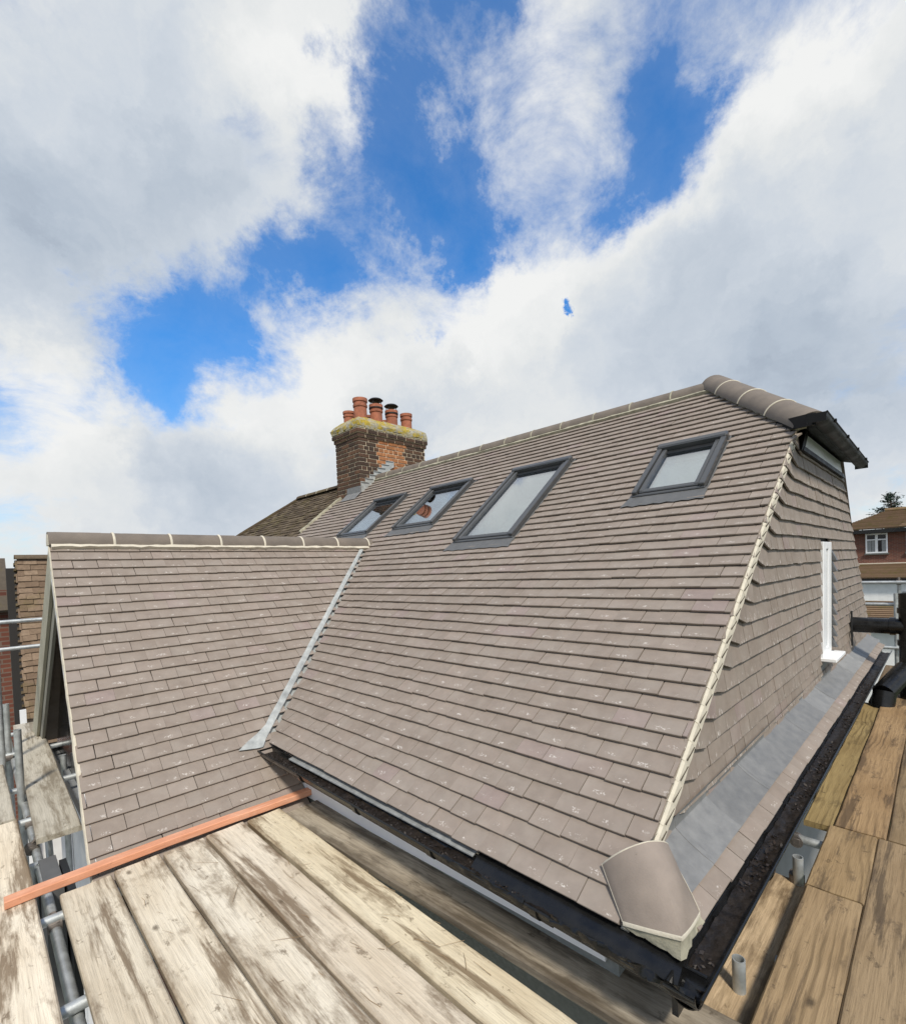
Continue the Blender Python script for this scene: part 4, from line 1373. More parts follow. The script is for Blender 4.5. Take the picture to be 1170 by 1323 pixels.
# mortar filling its mouth
rg = random.Random(6)
top = [p + Vector((.004, .004, -.012)) for p in rows[0]]
E0 = Vector((1.566, .598, -1.292))
bot = []
for i, p in enumerate(top):
    t = i / (len(top) - 1)
    q = Vector((1.572, .80, -1.284)) * (1 - 2 * t) + E0 * (2 * t) if t < .5 else E0 * (2 - 2 * t) + Vector((1.78, .603, -1.284)) * (2 * t - 1)
    bot.append(q + Vector((rg.uniform(-.005, .005), rg.uniform(-.005, .005), rg.uniform(-.006, .006))))
mid = [(a + b) / 2 + Vector((rg.uniform(-.004, .004),) * 3) for a, b in zip(top, bot)]
mb = MB(); mb.loft([top, mid, bot, [p + Vector((.09, .09, .02)) for p in bot]], closed=False, caps=False)
mb.build('bonnet_mortar', OLDMORTAR, bon, smooth=True)
rings = []
for k in range(9):
    for side_ in (0,):
        p = rows[k][0]; rings.append([p + FM.u * a + FM.n * b for a, b in ((-.002, -.012), (-.002, .000), (.001, .0015), (.003, -.010))])
mb = MB(); mb.loft(rings)
rings = []
for k in range(9):
    p = rows[k][-1]; rings.append([p + Vector((a, 0, 0)) + FS.n * b for a, b in ((.003, -.012), (.004, .001), (-.001, .003), (-.004, -.010))])
mb.loft(rings)
rings = []
for p in rows[-1]:
    rings.append([p + Vector((a, a, b)) for a, b in ((.002, -.012), (.002, .000), (-.001, .0015), (-.003, -.006))])
mb.loft(rings)
rings = []
for p in rows[0]:
    rings.append([p + Vector((-a * .5, -a * .5, b)) for a, b in ((-.002, -.014), (.003, -.012), (.003, -.001), (-.002, .002))])
mb.loft(rings)
mb.build('bonnet_pointing', MORTAR, bon, smooth=True)

# ------------------------------------------------------------------ chimney
ch = link('chimney', None, house)
CX0, CX1, CY0, CY1, CZ0, CZ1 = 5.06, 6.66, 7.37, 8.14, 1.05, 2.46
mb = MB(); mb.box((CX0 + .006, CY0 + .006, 0.6), (CX1 - .006, CY1 - .006, 2.80)); mb.build('brick_joint', BRICKJOINT, ch)
bcache = {}
rgc = random.Random(77)
nb = 0
def brick(M, ln, mat, dep=.05):
    k = (round(ln, 3), mat.name, rgc.randrange(3))
    if k not in bcache:
        mb = MB(); mb.bbox((0, 0, -dep), (ln - .003, .0605, .005), .004)
        me = mb.mesh('brick', mat)
        import bmesh
        bm = bmesh.new(); bm.from_mesh(me); bmesh.ops.recalc_face_normals(bm, faces=bm.faces); bm.to_mesh(me); bm.free()
        me.attributes['rnd'].data.foreach_set('value', [rgc.random()] * len(me.polygons))
        bcache[k] = me
    return link('brick', bcache[k], ch, M)
def brick_face(fr, wid, rows_, z0fun, matfun, flip=0):
    for (z, row) in rows_:
        a = -(0.056 if (row + flip) % 2 else 0.0)
        i = 0
        while a < wid - .02:
            ln = 0.215 if (row % 5) != 3 else 0.1025
            b0, b1 = max(a, 0), min(a + ln, wid)
            if b1 - b0 > .03 and z0fun((b0 + b1) / 2) < z:
                brick(fr.M(b0, z, rgc.uniform(-.003, .003)), b1 - b0, matfun((b0 + b1) / 2, z))
            a += ln + .0105
rows_ = [(1.285 + .0748 * i, i) for i in range(0, 16)]
FX = Frame((CX0, CY1, 0), (0, -1, 0), (0, 0, 1)); FY = Frame((CX0, CY0, 0), (1, 0, 0), (0, 0, 1))
brick_face(FX, CY1 - CY0, rows_, lambda a: 0, lambda a, z: BRICK)
orange = lambda a, z: REDBRICK if (.50 < a < 1.06 and z > 1.95) or (.58 < a < .8 and z > 1.85) else BRICK
brick_face(FY, CX1 - CX0, rows_, lambda a: ZE + (CX0 + a - XE) * TP - .05 if CX0 + a < XR else 1.70, orange, 1)
for (z, out, i) in ((2.475, .022, 20), (2.55, .045, 21), (2.625, .045, 22)):
    mb = MB(); mb.box((CX0 - out + .006, CY0 - out + .006, z - .005), (CX1 + out - .006, CY1 + out - .006, z + .07)); mb.build('corbel_core', BRICKJOINT, ch)
    FX2 = Frame((CX0 - out, CY1 + out, 0), (0, -1, 0), (0, 0, 1)); FY2 = Frame((CX0 - out, CY0 - out, 0), (1, 0, 0), (0, 0, 1))
    mt = BRICK if i < 22 else LICHEN
    brick_face(FX2, CY1 - CY0 + 2 * out, [(z, i)], lambda a: 0, lambda a, q: mt)
    brick_face(FY2, CX1 - CX0 + 2 * out, [(z, i)], lambda a: 0, lambda a, q: mt, 1)
# flaunching: a lumpy mound of lichen-covered mortar
rings = []
for k, (ins, z) in enumerate(((-.052, 2.66), (-.056, 2.715), (-.02, 2.78), (.06, 2.85), (.16, 2.90), (.30, 2.915))):
    pr = []
    nn = 44
    for i in range(nn):
        t = i / nn * 4
        e = int(t); f = t - e
        cx0, cx1, cy0, cy1 = CX0 + ins, CX1 - ins, CY0 + ins, CY1 - ins
        p = [(cx0 + (cx1 - cx0) * f, cy0), (cx1, cy0 + (cy1 - cy0) * f), (cx1 - (cx1 - cx0) * f, cy1), (cx0, cy1 - (cy1 - cy0) * f)][e]
        q = (p[0], p[1], z)
        j = wob((p[0] * 9, p[1] * 9, z * 9)) * .022
        pr.append((p[0] + j, p[1] - j, z + wob((p[0] * 7, p[1] * 7, z + 4)) * .03))
    rings.append(pr)
mb = MB(); mb.loft(rings); mb.build('flaunching', LICHEN, ch, smooth=True)
def pot(x, y, r, h, cowl=False):
    mb = MB()
    mb.lathe((x, y, 2.80), [(r * 1.02, 0), (r, h * .55), (r * .98, h * .62), (r * 1.10, h * .64), (r * 1.12, h * .72), (r * 1.02, h * .74), (r * 1.02, h * .84), (r * 1.14, h * .86), (r * 1.14, h), (r * .85, h), (r * .80, h * .6)], 22)
    mb.build('chimney_pot', POT, ch, smooth=True)
    if cowl:
        mb = MB()
        z = 2.80 + h
        for k in range(4):
            t = k * math.pi / 2 + .5
            mb.tube((x + r * .9 * math.cos(t), y + r * .9 * math.sin(t), z - .05), (x + r * .95 * math.cos(t), y + r * .95 * math.sin(t), z + .085), .007, 6)
        mb.lathe((x, y, z + .08), [(r * 1.15, 0), (r * 1.24, .008), (r * .95, .035), (r * .4, .055), (.012, .062)], 22)
        mb.lathe((x, y, z - .075), [(r * 1.16, 0), (r * 1.17, .02)], 22)
        mb.build('chimney_cowl', COWL, ch, smooth=True)
pot(5.26, 7.56, .120, .43)
pot(5.62, 7.56, .115, .39, True)
pot(5.99, 7.56, .112, .355, True)
pot(6.36, 7.56, .108, .36)
pot(5.29, 7.98, .105, .30)
pot(5.72, 7.97, .105, .30)
pot(6.15, 7.97, .105, .28)
# stepped lead on the flank, apron and grey box at the foot
zz = ZE + (CX0 - XE) * TP
for k in range(7):
    x = CX0 + .005 + k * .0965; z = ZE + (x - XE) * TP
    mb = MB()
    mb.hexa([(x, CY0 - .008, z - .0), (x + .19, CY0 - .008, z + .10), (x + .19, CY0 - .008, z + .20), (x, CY0 - .008, z + .20)], [(x, CY0 - .014, z - .0), (x + .19, CY0 - .014 - .001 * k, z + .10), (x + .19, CY0 - .014 - .001 * k, z + .20), (x, CY0 - .014, z + .20)])
    mb.hexa([(x, CY0 - .03, z + .196), (x + .17, CY0 - .03, z + .196), (x + .17, CY0, z + .206), (x, CY0, z + .206)], [(x, CY0 - .03, z + .202), (x + .17, CY0 - .03, z + .202), (x + .17, CY0, z + .214), (x, CY0, z + .214)])
    mb.build('step_flashing', ZINC, ch)
mb = MB(); mb.box((CX0 - .03, CY0 - .02, zz - .05), (CX0 - .006, CY0 + .40, zz + .13)); mb.hexa([FM.P(-(CY0 + .42), 4.22, .03), FM.P(-(CY0 - .05), 4.22, .03), FM.P(-(CY0 - .05), 4.44, .05), FM.P(-(CY0 + .42), 4.44, .05)], [FM.P(-(CY0 + .42), 4.22, .034), FM.P(-(CY0 - .05), 4.22, .034), FM.P(-(CY0 - .05), 4.44, .056), FM.P(-(CY0 + .42), 4.44, .056)])
mb.build('apron_flashing', LEAD, ch)
pts = [(FM.P(-7.99, s, .02), FM.u, FM.n) for s in [3.3 + i * .05 for i in range(23)]]
rough_bed('party_line_mortar', pts, .045, .04, OLDMORTAR, ch, 12)

# soil pipe on the far end of the gable
sp = link('soil_pipe', None, house)
px, py = 7.30, .225
mb = MB(); mb.tube((px - .0, .80, -.83), (px, py, -.83), .088, 20); mb.tube((px, py + .18, -.83), (px, py + .13, -.83), .100, 20); mb.build('pipe_branch', BLACKP, sp, smooth=True)
mb = MB(); mb.tube((px, py, -1.62), (px, py, -.46), .108, 20, wall=.01); mb.tube((px, py, -1.04), (px, py, -.98), .122, 20); mb.tube((px, py, -.68), (px, py, -.62), .122, 20); mb.build('pipe_stack', BLACKP, sp, smooth=True)
mb = MB(); mb.tube((px - .05, py + .05, -1.30), (px - .45, .44, -1.50), .10, 18); mb.tube((px - .43, .43, -1.49), (px - .52, .46, -1.75), .10, 18); mb.build('pipe_bend', BLACKP, sp, smooth=True)
mb = MB(); mb.box((px - .14, .716, -1.06), (px - .11, .732, -.66)); mb.build('pipe_slot', DARKGASKET, sp)

# ------------------------------------------------------------------ the attached neighbour
nbh = empty('neighbouring_house', (1.8, 8.2, GZ), 'attached house with a dark mossy tiled roof behind the brick chimney', 'house')
nr = link('old_roof', None, nbh)
yh = lambda s: 10.4 + (SR - s) * CP * 1.02
cs = [(2.5 + i * 0.0995, lambda s: -yh(s), lambda s: -7.985) for i in range(0, 25)]
tile_field(nr, 'old_roof_tile', OLDTILE, FM, cs, 0.166, 0.0995, th=.014, limit=300, jit=3.2, phase=.04, hide=lambda p: p.z < .42)
mb = MB()
mb.add([FM.P(-7.98, 0, -.012), FM.P(-yh(0), 0, -.012), FM.P(-10.4, SR, -.012), FM.P(-7.98, SR, -.012)], [(0, 3, 2, 1)])
mb.add([(XR, 10.4, ZR), (2 * XR - XE, 14.4, ZE), (XE, 14.4, ZE)], [(0, 1, 2)])
mb.build('roof_boarding', UNDERLAY, nr, fix=False)
round_ridge((XR, 8.16, ZR - .03), (XR, 10.45, ZR - .03), .12, .08, OLDTILE, nr, OLDMORTAR, name='old_ridge_tile')
pts = []
for i in range(30):
    s = 2.5 + (SR - 2.5) * i / 29
    pts.append((FM.P(-yh(s), s, .02), FM.u * -1, FM.n))
rough_bed('hip_mortar', pts, .05, .05, OLDTILE, nr, 14)
mb = MB(); mb.box((1.9, 8.2, GZ), (9.0, 14.2, ZE)); mb.build('house_wall', FARBRICK, nbh)

# ------------------------------------------------------------------ older house beyond the wing, at the left edge
lh = empty('old_tiled_house', (0.6, 10.5, GZ), 'old house with steep sandy tiled slope and red brick wall beyond the wing gable', 'house')
lr = link('tiled_slope', None, lh)
lp = R(66)
FL = Frame((0.0, 10.42 - 3.05 * math.cos(lp), .47 - 3.05 * math.sin(lp)), (1, 0, 0), (0, math.cos(lp), math.sin(lp)))
lx = lambda s: .462 + s / 3.05 * .055
cs = [(i * .1, lambda s: lx(s) + .012 * math.sin(s * 31), lambda s: 1.15) for i in range(0, 30)]
tile_field(lr, 'old_slope_tile', SANDTILE, FL, cs, .166, .1, th=.016, slope=.15, limit=150, jit=3.5, phase=.02)
mb = MB(); mb.add([FL.P(.50, 0, -.014), FL.P(1.6, 0, -.014), FL.P(1.6, 3.05, -.014), FL.P(.53, 3.05, -.014)], [(0, 1, 2, 3)])
mb.build('slope_boarding', UNDERLAY, lr, fix=False)
round_ridge((.50, 10.44, .44), (1.6, 10.44, .44), .11, .07, OLDTILE, lr, OLDMORTAR, name='old_ridge_tile')
mb = MB()
for i in range(30):                                                  # bare undersides of the tile ends along the verge
    s = i * .1
    mb.box((lx(s) - .03, s + .012, -.075), (lx(s) + .10, s + .05, -.005), 0, FL.M(0, 0, 0), rnd=(i * .37) % 1)
o = mb.build('verge_undercloak', OLDTILE, lr); o['kind'] = 'stuff'
mb = MB(); mb.box((-2.5, 10.95, GZ), (.43, 11.1, -.05)); mb.build('brick_wall', FARBRICK, lh)
mb = MB(); mb.hexa([(.47, 9.25, GZ), (.52, 9.25, GZ), (.52, 10.6, GZ), (.47, 10.6, GZ)], [(.505, 10.42, .42), (.53, 10.42, .42), (.53, 10.6, .42), (.505, 10.6, .42)]); mb.build('dark_gable', UNDERLAY, lh)
mb = MB(); mb.box((.40, 10.62, GZ), (.60, 10.7, .30)); mb.build('shadow_strip', UNDERLAY, lh)  # black box standing in for the shadow beside the tile ends
mb = MB(); mb.hexa([(-2.5, 10.80, -.42), (.43, 10.80, -.42), (.43, 11.5, .46), (-2.5, 11.5, .46)], [(-2.5, 10.77, -.38), (.43, 10.77, -.38), (.43, 11.47, .50), (-2.5, 11.47, .50)])
mb.build('mossy_slope', old_tile_material('grey_mossy_slope', [(0, (.09, .075, .058)), (.5, (.11, .09, .07)), (1, (.13, .108, .082))], .45), lh)
mb = MB(); mb.box((.50, 9.3, GZ), (3.0, 13.4, -2.35)); mb.build('house_wall', RENDER, lh)
mb = MB(); mb.box((.40, 9.15, -4.6), (.47, 9.2, -1.75)); mb.build('white_downpipe', UPVC, lh)

# ------------------------------------------------------------------ brick house across the gardens, right edge
HX = 38.0
rh = empty('brick_house', (HX, 0, GZ), 'red brick house with white window and mossy brown roof across the gardens', 'house')
mb = MB(); mb.box((HX, -9, GZ), (HX + 9, 4.4, 1.32)); mb.build('brick_wall', FARBRICK, rh)
RT = old_tile_material('far_brown_tile', [(0, (.16, .105, .062)), (.5, (.20, .13, .078)), (1, (.24, .16, .095))], .7)
hr = link('hipped_roof', None, rh)
def slope_rows(a, b, c, d, n, name, parent, th=.05):
    """roof slope a-b (eaves) c-d (top, same order) as overlapping rows of tiles"""
    a, b, c, d = map(Vector, (a, b, c, d))
    nn = (b - a).cross(d - a).normalized()
    if nn.z < 0: nn = -nn
    mb = MB()
    for i in range(n):
        t0, t1 = i / n, (i + 1.25) / n
        p = [a.lerp(d, t0), b.lerp(c, t0), b.lerp(c, min(1, t1)), a.lerp(d, min(1, t1))]
        mb.hexa([p[0] + nn * th, p[1] + nn * th, p[2] + nn * .005, p[3] + nn * .005], [q - nn * .03 for q in p], 0, (i * .618) % 1)
    o = mb.build(name, RT, parent); o['kind'] = 'stuff'
    return o
zr_ = 2.62
slope_rows((HX - .45, -9.4, 1.42), (HX - .45, 4.8, 1.42), (HX + 3.0, 2.3, zr_), (HX + 3.0, -7, zr_ + .02), 22, 'tiled_slope', hr)
slope_rows((HX - .45, 4.8, 1.42), (HX + 9.4, 4.8, 1.42), (HX + 5, 2.3, zr_), (HX + 3.0, 2.3, zr_), 22, 'tiled_slope', hr)
# cross gable roof in the middle of the view
slope_rows((HX - .7, 1.62, 1.44), (HX - .7, -1.9, 1.44), (HX + 3.2, .30, zr_ + .22), (HX + 3.2, .30, zr_ + .22), 16, 'tiled_slope', hr)
mb = MB(); mb.tube((HX + 2.9, 2.4, zr_ + .03), (HX + 2.9, -6.8, zr_ + .04), .12, 10); mb.build('ridge', RT, hr)
mb = MB(); mb.box((HX - .55, -9.4, 1.16), (HX - .02, 4.85, 1.37)); mb.build('dark_eaves', BLACKP, rh)
mb = MB(); mb.box((HX - .30, .55, 1.46), (HX + .35, 1.45, 1.52)); mb.build('flat_porch_cap', GREYTRAY, rh)
def far_window(y0, y1, z0, z1):
    w = link('window', None, rh)
    x = HX - .05
    mb = MB(); mb.box((x + .04, y0, z0), (x + .049, y1, z1)); mb.build('window_pane', DARKWALL, w)
    f = .075
    for lo, hi in (((x, y0, z0), (x + .06, y0 + f, z1)), ((x, y1 - f, z0), (x + .06, y1, z1)), ((x, y0 + f, z0), (x + .06, y1 - f, z0 + f)), ((x, y0 + f, z1 - f), (x + .06, y1 - f, z1)), ((x, (y0 + y1) / 2 - .06, z0 + f), (x + .06, (y0 + y1) / 2 + .06, z1 - f)), ((x, y0 + f, z1 - .40), (x + .06, (y0 + y1) / 2 - .06, z1 - .33)), ((x, (y0 + y1) / 2 + .06, z1 - .40), (x + .06, y1 - f, z1 - .33))):
        mb = MB(); mb.box(lo, hi); mb.build('window_frame', UPVC, w)
    for a, b in ((y0 + f, y0 + .26), (y1 - .26, y1 - f), ((y0 + y1) / 2 + .06, (y0 + y1) / 2 + .22)):
        mb = MB(); mb.box((x + .036, a, z0 + f), (x + .0395, b, z1 - .42)); mb.build('curtain', GREYTRAY, w)
    mb = MB(); mb.box((x - .08, y0 - .05, z0 - .09), (x + .05, y1 + .05, z0 - .002)); mb.build('window_sill', CONC, w)
far_window(2.13, 3.12, -.02, 1.14)
far_window(.20, 1.34, -.02, 1.14)
slope_rows((HX - 2.6, -9, -1.38), (HX - 2.6, 5.2, -1.38), (HX - .02, 5.0, -.66), (HX - .02, -9, -.66), 14, 'lean_to_roof', rh)
mb = MB(); mb.box((HX - 2.75, -9, -1.58), (HX - 2.45, 5.2, -1.42)); mb.build('lean_to_gutter', BLACKP, rh)
mb = MB(); mb.box((HX - .08, -9, -.66), (HX - .002, 5.0, -.60)); mb.build('lean_to_flashing', MORTAR, rh)
mb = MB(); mb.box((HX - 2.4, -9, GZ), (HX - 2.2, 5.0, -1.5)); mb.build('white_wall', RENDER, rh)
for y0, y1, z0, z1 in ((.95, 1.45, -2.75, -2.15), (.2, .8, -2.9, -2.1)):
    mb = MB(); mb.box((HX - 2.46, y0, z0), (HX - 2.402, y1, z1)); mb.build('grey_vent', GREYTRAY, rh)
gr = empty('garden_room', (26, 1.5, GZ), 'low outbuilding with brown tiled roof below the white wall', 'outbuilding')
mb = MB(); mb.box((24.4, -6, GZ), (28, 5.6, -2.75)); mb.build('outbuilding_wall', RENDER, gr)
slope_rows((24, -6.4, -2.85), (24, 6, -2.85), (26.6, 6, -2.0), (26.6, -6.4, -2.0), 14, 'tiled_slope', gr)

# conifer behind the brick house
tr = empty('conifer_tree', (62, 3.2, GZ), 'dark layered conifer rising behind the brick house roof', 'tree')
mb = MB(); mb.tube((62, 3.2, GZ), (62, 3.2, 5.6), .38, 10, r1=.04); mb.build('trunk', BARK, tr, smooth=True)
rg = random.Random(15)
crown = MB(); limbs = MB()
for k in range(80):
    z = 0.8 + 4.7 * (k / 79) ** .9
    t = (5.6 - z) / 4.6
    ln = (0.35 + 2.5 * t) * rg.uniform(.55, 1.15)
    az = rg.uniform(0, 2 * math.pi)
    dr = Vector((math.cos(az), math.sin(az), rg.uniform(-.02, .30)))
    base = Vector((62, 3.2, z)); tip = base + dr * ln
    limbs.tube(base, tip, .05, 5, r1=.012)
    for q in range(int(26 + 55 * t)):
        u = rg.uniform(.22, 1.02)
        p = base + dr * (ln * u) + Vector((rg.gauss(0, .20), rg.gauss(0, .20), rg.gauss(.04, .07))) * (1.25 - .5 * u)
        a = Vector((rg.gauss(0, 1), rg.gauss(0, 1), rg.gauss(0, .35))).normalized() * rg.uniform(.07, .17)
        b = Vector((rg.gauss(0, 1), rg.gauss(0, 1), rg.gauss(0, .5))).normalized() * rg.uniform(.03, .07)
        crown.add([p - a, p + b, p + a, p - b], [(0, 1, 2, 3)], 0, None, rg.random())
limbs.build('limbs', BARK, tr)
o = crown.build('crown', NEEDLE, tr, fix=False)

# ------------------------------------------------------------------ scaffold
DZ = -1.62
B = board
deckg = 'scaffold boards of the lower deck'
B('scaffold_board', PALEWOOD, (.368, 3.262, DZ), (.362, .30, DZ), .226, 'stained pale scaffold board at the open left edge of the five-board deck', deckg, color=(.93, .91, .88), seed=1)
B('scaffold_board', PALEWOOD, (.609, 3.290, DZ - .002), (.604, .30, DZ - .002), .227, 'pale scaffold board with brown seam down its middle, second from the deck edge', deckg, color=(1.0, .98, .95))
B('scaffold_board', PALEWOOD, (.849, 3.270, DZ + .002), (.846, .30, DZ + .002), .227, 'pale cream scaffold board in the very middle of the five pale deck boards', deckg, color=(.98, .97, .96))
B('scaffold_board', PALEWOOD, (1.095, 3.282, DZ), (1.090, .30, DZ), .234, 'pale scaffold board strewn with dark straws, fourth from the deck edge', deckg, color=(.97, .94, .92))
B('scaffold_board', PALEWOOD, (1.345, 3.268, DZ - .001), (1.340, .30, DZ - .001), .225, 'yellowish pale scaffold board beside the grey gap next to the wet board', deckg, color=(1.0, .97, .88))
B('scaffold_board', WETWOOD, (1.580, 3.20, DZ - .014), (1.705, .34, DZ + .010), .262, 'dark wet scaffold board under the front gutter', deckg, warp=.006)
sideg = 'scaffold boards of the side walkway'
B('scaffold_board', BROWNWOOD, (1.2, .380, DZ), (2.840, .376, DZ), .216, 'warm brown scaffold board with a dark knot in the near corner of the walkway', sideg, color=(1.05, 1.02, 1.0))
B('scaffold_board', BROWNWOOD, (1.2, .156, DZ - .003), (3.585, .152, DZ - .003), .226, 'long brown scaffold board with scratches, outer one of the near walkway', sideg, color=(.86, .84, .84))
B('scaffold_board', BROWNWOOD, (2.852, .376, DZ + .002), (3.580, .376, DZ + .002), .222, 'short brown scaffold board between the knotted near board and the far boards', sideg, color=(.98, .93, .85))
B('scaffold_board', BROWNWOOD, (3.60, .545, DZ - .02), (6.9, .530, DZ - .02), .146, 'mossy yellowish scaffold board tucked beside the side gutter', sideg, color=(.92, .92, .72))
B('scaffold_board', BROWNWOOD, (3.60, .349, DZ - .002), (6.9, .345, DZ - .002), .234, 'dirty tan scaffold board with grey end, middle of the far walkway', sideg, color=(1.0, .90, .80))
B('scaffold_board', BROWNWOOD, (3.60, .115, DZ - .004), (6.9, .110, DZ - .004), .228, 'dull brown scaffold board at the outer side of the far walkway', sideg, color=(.72, .70, .68))
B('scaffold_board', BROWNWOOD, (6.92, .40, DZ - .006), (9.3, .40, DZ - .006), .34, 'brown scaffold board beyond the black soil pipe', sideg, color=(.80, .76, .72))
B('scaffold_board', WETWOOD, (1.62, .625, -1.73), (3.05, .600, -1.73), .21, 'wet brown board lying lower, between the side gutter and the walkway', sideg, color=(1.55, 1.35, 1.1))
leftg = 'scaffold boards at the left edge'
B('scaffold_board', PALEWOOD, (.040, 4.53, DZ + .002), (.062, 1.4, DZ + .002), .232, 'bleached scaffold board in the near left corner, under the batten end', leftg, color=(1.08, 1.05, 1.02))
B('scaffold_board', GREYWOOD, (.000, 7.4, DZ + .006), (.034, 4.56, DZ + .006), .232, 'greyed scaffold board at the left edge, end on to the bleached one', leftg, color=(1.05, 1.03, 1.0))
B('scaffold_board', GREYWOOD, (.388, 7.65, DZ), (.338, 4.09, DZ), .236, 'weathered grey scaffold board alone beside the wing gable', leftg, color=(1.0, .98, .95))

# orange batten laid along the deck ends
bt = MB()
rings = []
for i in range(31):
    t = i / 30
    x = .045 + 1.700 * t; y = 3.345 + .012 * math.sin(t * 3) - .03 * t
    z = DZ + .022 + .006 * math.sin(t * 5)
    w, h = .034, .020
    j1, j2 = wob((x * 3, 1, 0)) * .004, wob((x * 4, 5, 0)) * .003
    rings.append([Vector((x, y + a + j1, z + b + j2)) for a, b in ((-w, -h + .004), (-w + .004, -h), (w - .004, -h), (w, -h + .004), (w, h - .004), (w - .004, h), (-w + .004, h), (-w, h - .004))])
bt.loft(rings)
tag(bt.build('timber_batten', ORANGE), 'long orange painted timber batten lying across the ends of the deck boards', 'batten')

def tube_part(root, name, a, b, r=.0242, mat=GALV, wall=0.0):
    mb = MB(); mb.tube(a, b, r, 16, wall=wall)
    return mb.build(name, mat, root, smooth=True)
def coupler(root, p, ax=(1, 0, 0), s=.045):
    mb = MB()
    p = Vector(p); d = Vector(ax).normalized()
    mb.tube(p - d * .028, p + d * .028, s * .78, 12)
    e = d.orthogonal().normalized(); f = d.cross(e)
    mb.tube(p + e * s * .6 - f * .02, p + e * s * 1.5 - f * .02, .010, 8)
    mb.tube(p + e * s * 1.2 - f * .02, p + e * s * 1.45 - f * .02, .017, 6)
    mb.bbox((p.x - .03, p.y - .03, p.z - .03), (p.x + .03, p.y + .03, p.z + .03), .012)
    return mb.build('coupler', RUST, root, smooth=True)
TZ = DZ - .038 - .0262
lf = empty('scaffolding', (.2, 5.0, GZ), 'galvanised tube scaffold with guard rails, left of the wing gable', 'scaffold')
for nme, a, b in (('guard_rail', (-1.2, 7.95, -.42), (.62, 7.88, -.42)), ('guard_rail', (-1.2, 7.95, -.755), (.60, 7.88, -.745)),
                  ('standard', (.128, 6.05, GZ), (.128, 6.05, -.05)), ('standard', (.190, 6.6, GZ), (.190, 6.6, -1.17)), ('standard', (.205, 5.15, GZ), (.205, 5.15, -1.13)),
                  ('standard', (.56, 6.05, GZ), (.56, 6.05, -1.66)), ('ledger', (.222, 2.2, TZ - .05), (.222, 7.6, TZ - .05)),
                  ('transom', (-.4, 7.46, TZ), (.60, 7.46, TZ)), ('transom', (-.4, 6.57, TZ), (.60, 6.57, TZ)), ('transom', (-.4, 5.38, TZ), (.58, 5.38, TZ)),
                  ('transom', (-.4, 4.62, TZ), (.47, 4.62, TZ)), ('transom', (-.5, 3.17, TZ), (1.62, 3.17, TZ)), ('transom', (-.5, 2.45, TZ), (1.60, 2.45, TZ)), ('transom', (-.5, 1.25, TZ), (1.38, 1.25, TZ)),
                  ('standard', (.19, 3.92, GZ), (.19, 3.92, -1.70)), ('standard', (.222, 2.05, GZ), (.222, 2.05, -1.70)),
                  ('brace', (.25, 2.6, -2.2), (.34, 4.2, -5.6)), ('brace', (.30, 4.4, -2.1), (.26, 2.4, -4.8)), ('brace', (.36, 5.4, -1.8), (.30, 3.6, -3.6)),
                  ('lower_ledger', (-.6, 3.1, -3.62), (1.7, 3.1, -3.62)), ('lower_ledger', (-.6, 2.3, -3.62), (1.7, 2.3, -3.62))):
    tube_part(lf, nme, a, b, mat=GALV, wall=.004 if b[2] == -1.13 or b[2] == -1.17 else 0)
for p, ax in (((.222, 5.38, TZ - .03), (1, 0, 0)), ((.222, 4.62, TZ - .02), (1, 0, 0)), ((.20, 4.20, TZ - .03), (0, 1, 0)), ((.222, 3.17, TZ - .03), (1, 0, 0)), ((.165, 7.9, -.42), (1, 0, 0)), ((.19, 6.57, TZ - .02), (1, 0, 0))):
    coupler(lf, p, ax)
mb = MB(); mb.box((.215, 3.55, -3.2), (.30, 3.95, -1.70)); mb.build('toe_panel', FLASH, lf)
mb = MB(); mb.box((.31, 3.40, -3.4), (.345, 3.9, -1.72)); mb.build('dark_netting', DARKGASKET, lf)
wt = MB(); wt.hexa([(.10, 7.80, -.58), (.135, 7.80, -.58), (.135, 7.80, -.50), (.10, 7.80, -.50)], [(.10, 7.79, -.58), (.135, 7.79, -.58), (.135, 7.79, -.50), (.10, 7.79, -.50)])
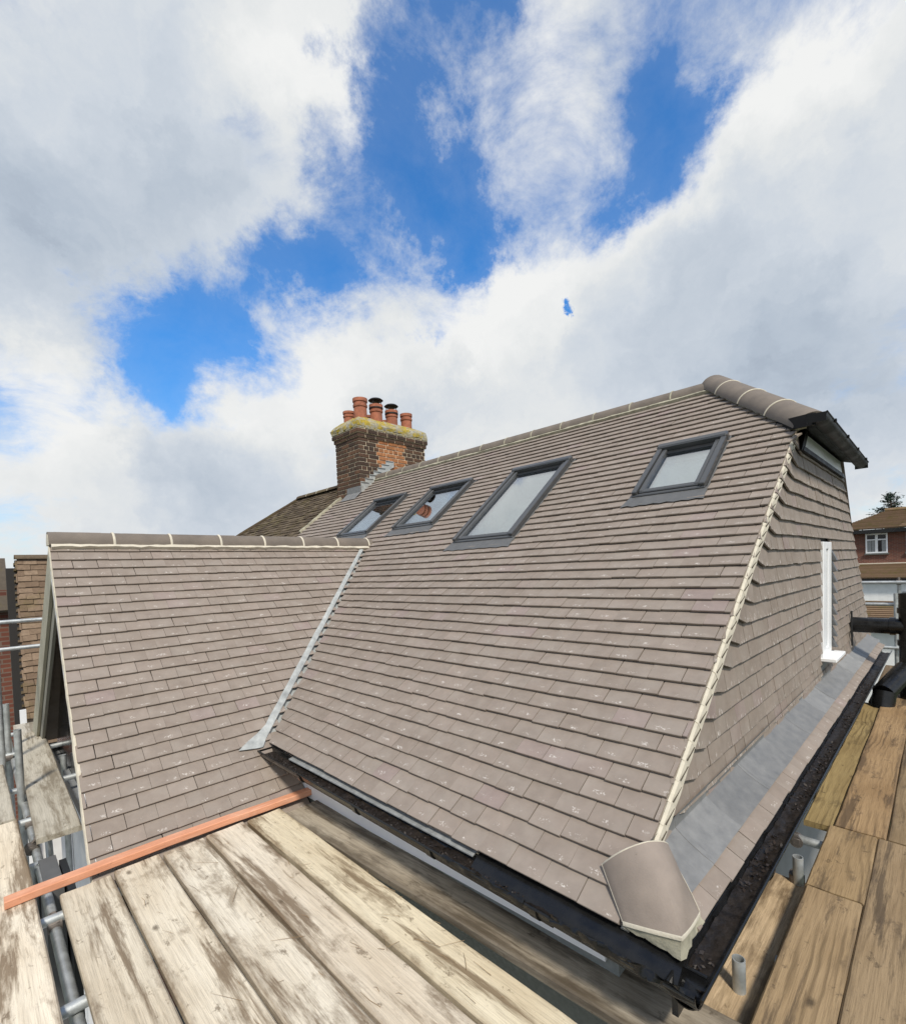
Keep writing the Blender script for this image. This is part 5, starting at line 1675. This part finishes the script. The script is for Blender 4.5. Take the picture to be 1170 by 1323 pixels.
wt.build('white_tag', UPVC, lf)

rf = empty('scaffolding', (2.1, .6, GZ), 'open-ended grey scaffold tubes between the side gutter and the walkway', 'scaffold')
tube_part(rf, 'standard', (2.125, .600, GZ), (2.105, .585, -1.60), wall=.004)
tube_part(rf, 'standard', (3.10, .575, GZ), (3.02, .545, -1.585), wall=.004)
for x in (3.42, 2.30, 4.9, 6.4):
    tube_part(rf, 'transom', (x, -.4, TZ), (x, .66 if x > 3 else .50, TZ))
coupler(rf, (3.42, .62, TZ - .01), (1, 0, 0)); coupler(rf, (3.04, .555, -1.72), (0, 0, 1)); coupler(rf, (2.115, .592, -1.80), (0, 0, 1))
bf = empty('scaffolding', (9.6, .4, GZ), 'grey tube guard rails at the far end of the walkway', 'scaffold')
for nme, a, b in (('guard_rail', (9.6, -.6, -.445), (9.6, 1.6, -.445)), ('guard_rail', (9.6, -.6, -.77), (9.6, 1.6, -.77)), ('standard', (9.65, .425, GZ), (9.65, .425, -.42)), ('standard', (9.55, .46, GZ), (9.55, .46, -.60)), ('toe_rail', (9.5, -.6, -1.40), (9.5, 1.4, -1.40))):
    tube_part(bf, nme, a, b)
coupler(bf, (9.62, .425, -.445), (0, 1, 0))

# straw and splinters scattered on the pale boards
mb = MB()
rg = random.Random(44)
for _ in range(62):
    x = rg.choice((1.09, 1.09, 1.34, 1.34, .85, .61, 1.30)) + rg.uniform(-.11, .11); y = rg.choice((rg.uniform(1.0, 2.3), rg.uniform(.9, 3.2)))
    az = rg.gauss(1.9, .6); ln = rg.uniform(.02, .15) * rg.choice((.4, 1, 1))
    d = Vector((math.cos(az), math.sin(az), rg.uniform(-.01, .03))) * ln
    p = Vector((x, y, DZ + .005))
    mid_ = p + d * .5 + Vector((rg.uniform(-.006, .006), rg.uniform(-.006, .006), .002))
    r_ = rg.uniform(.0006, .0012)
    mb.tube(p, mid_, r_, 5); mb.tube(mid_, p + d, r_, 5, r1=r_ * .5)
tag(mb.build('straw_litter', STRAWM), kind='stuff')
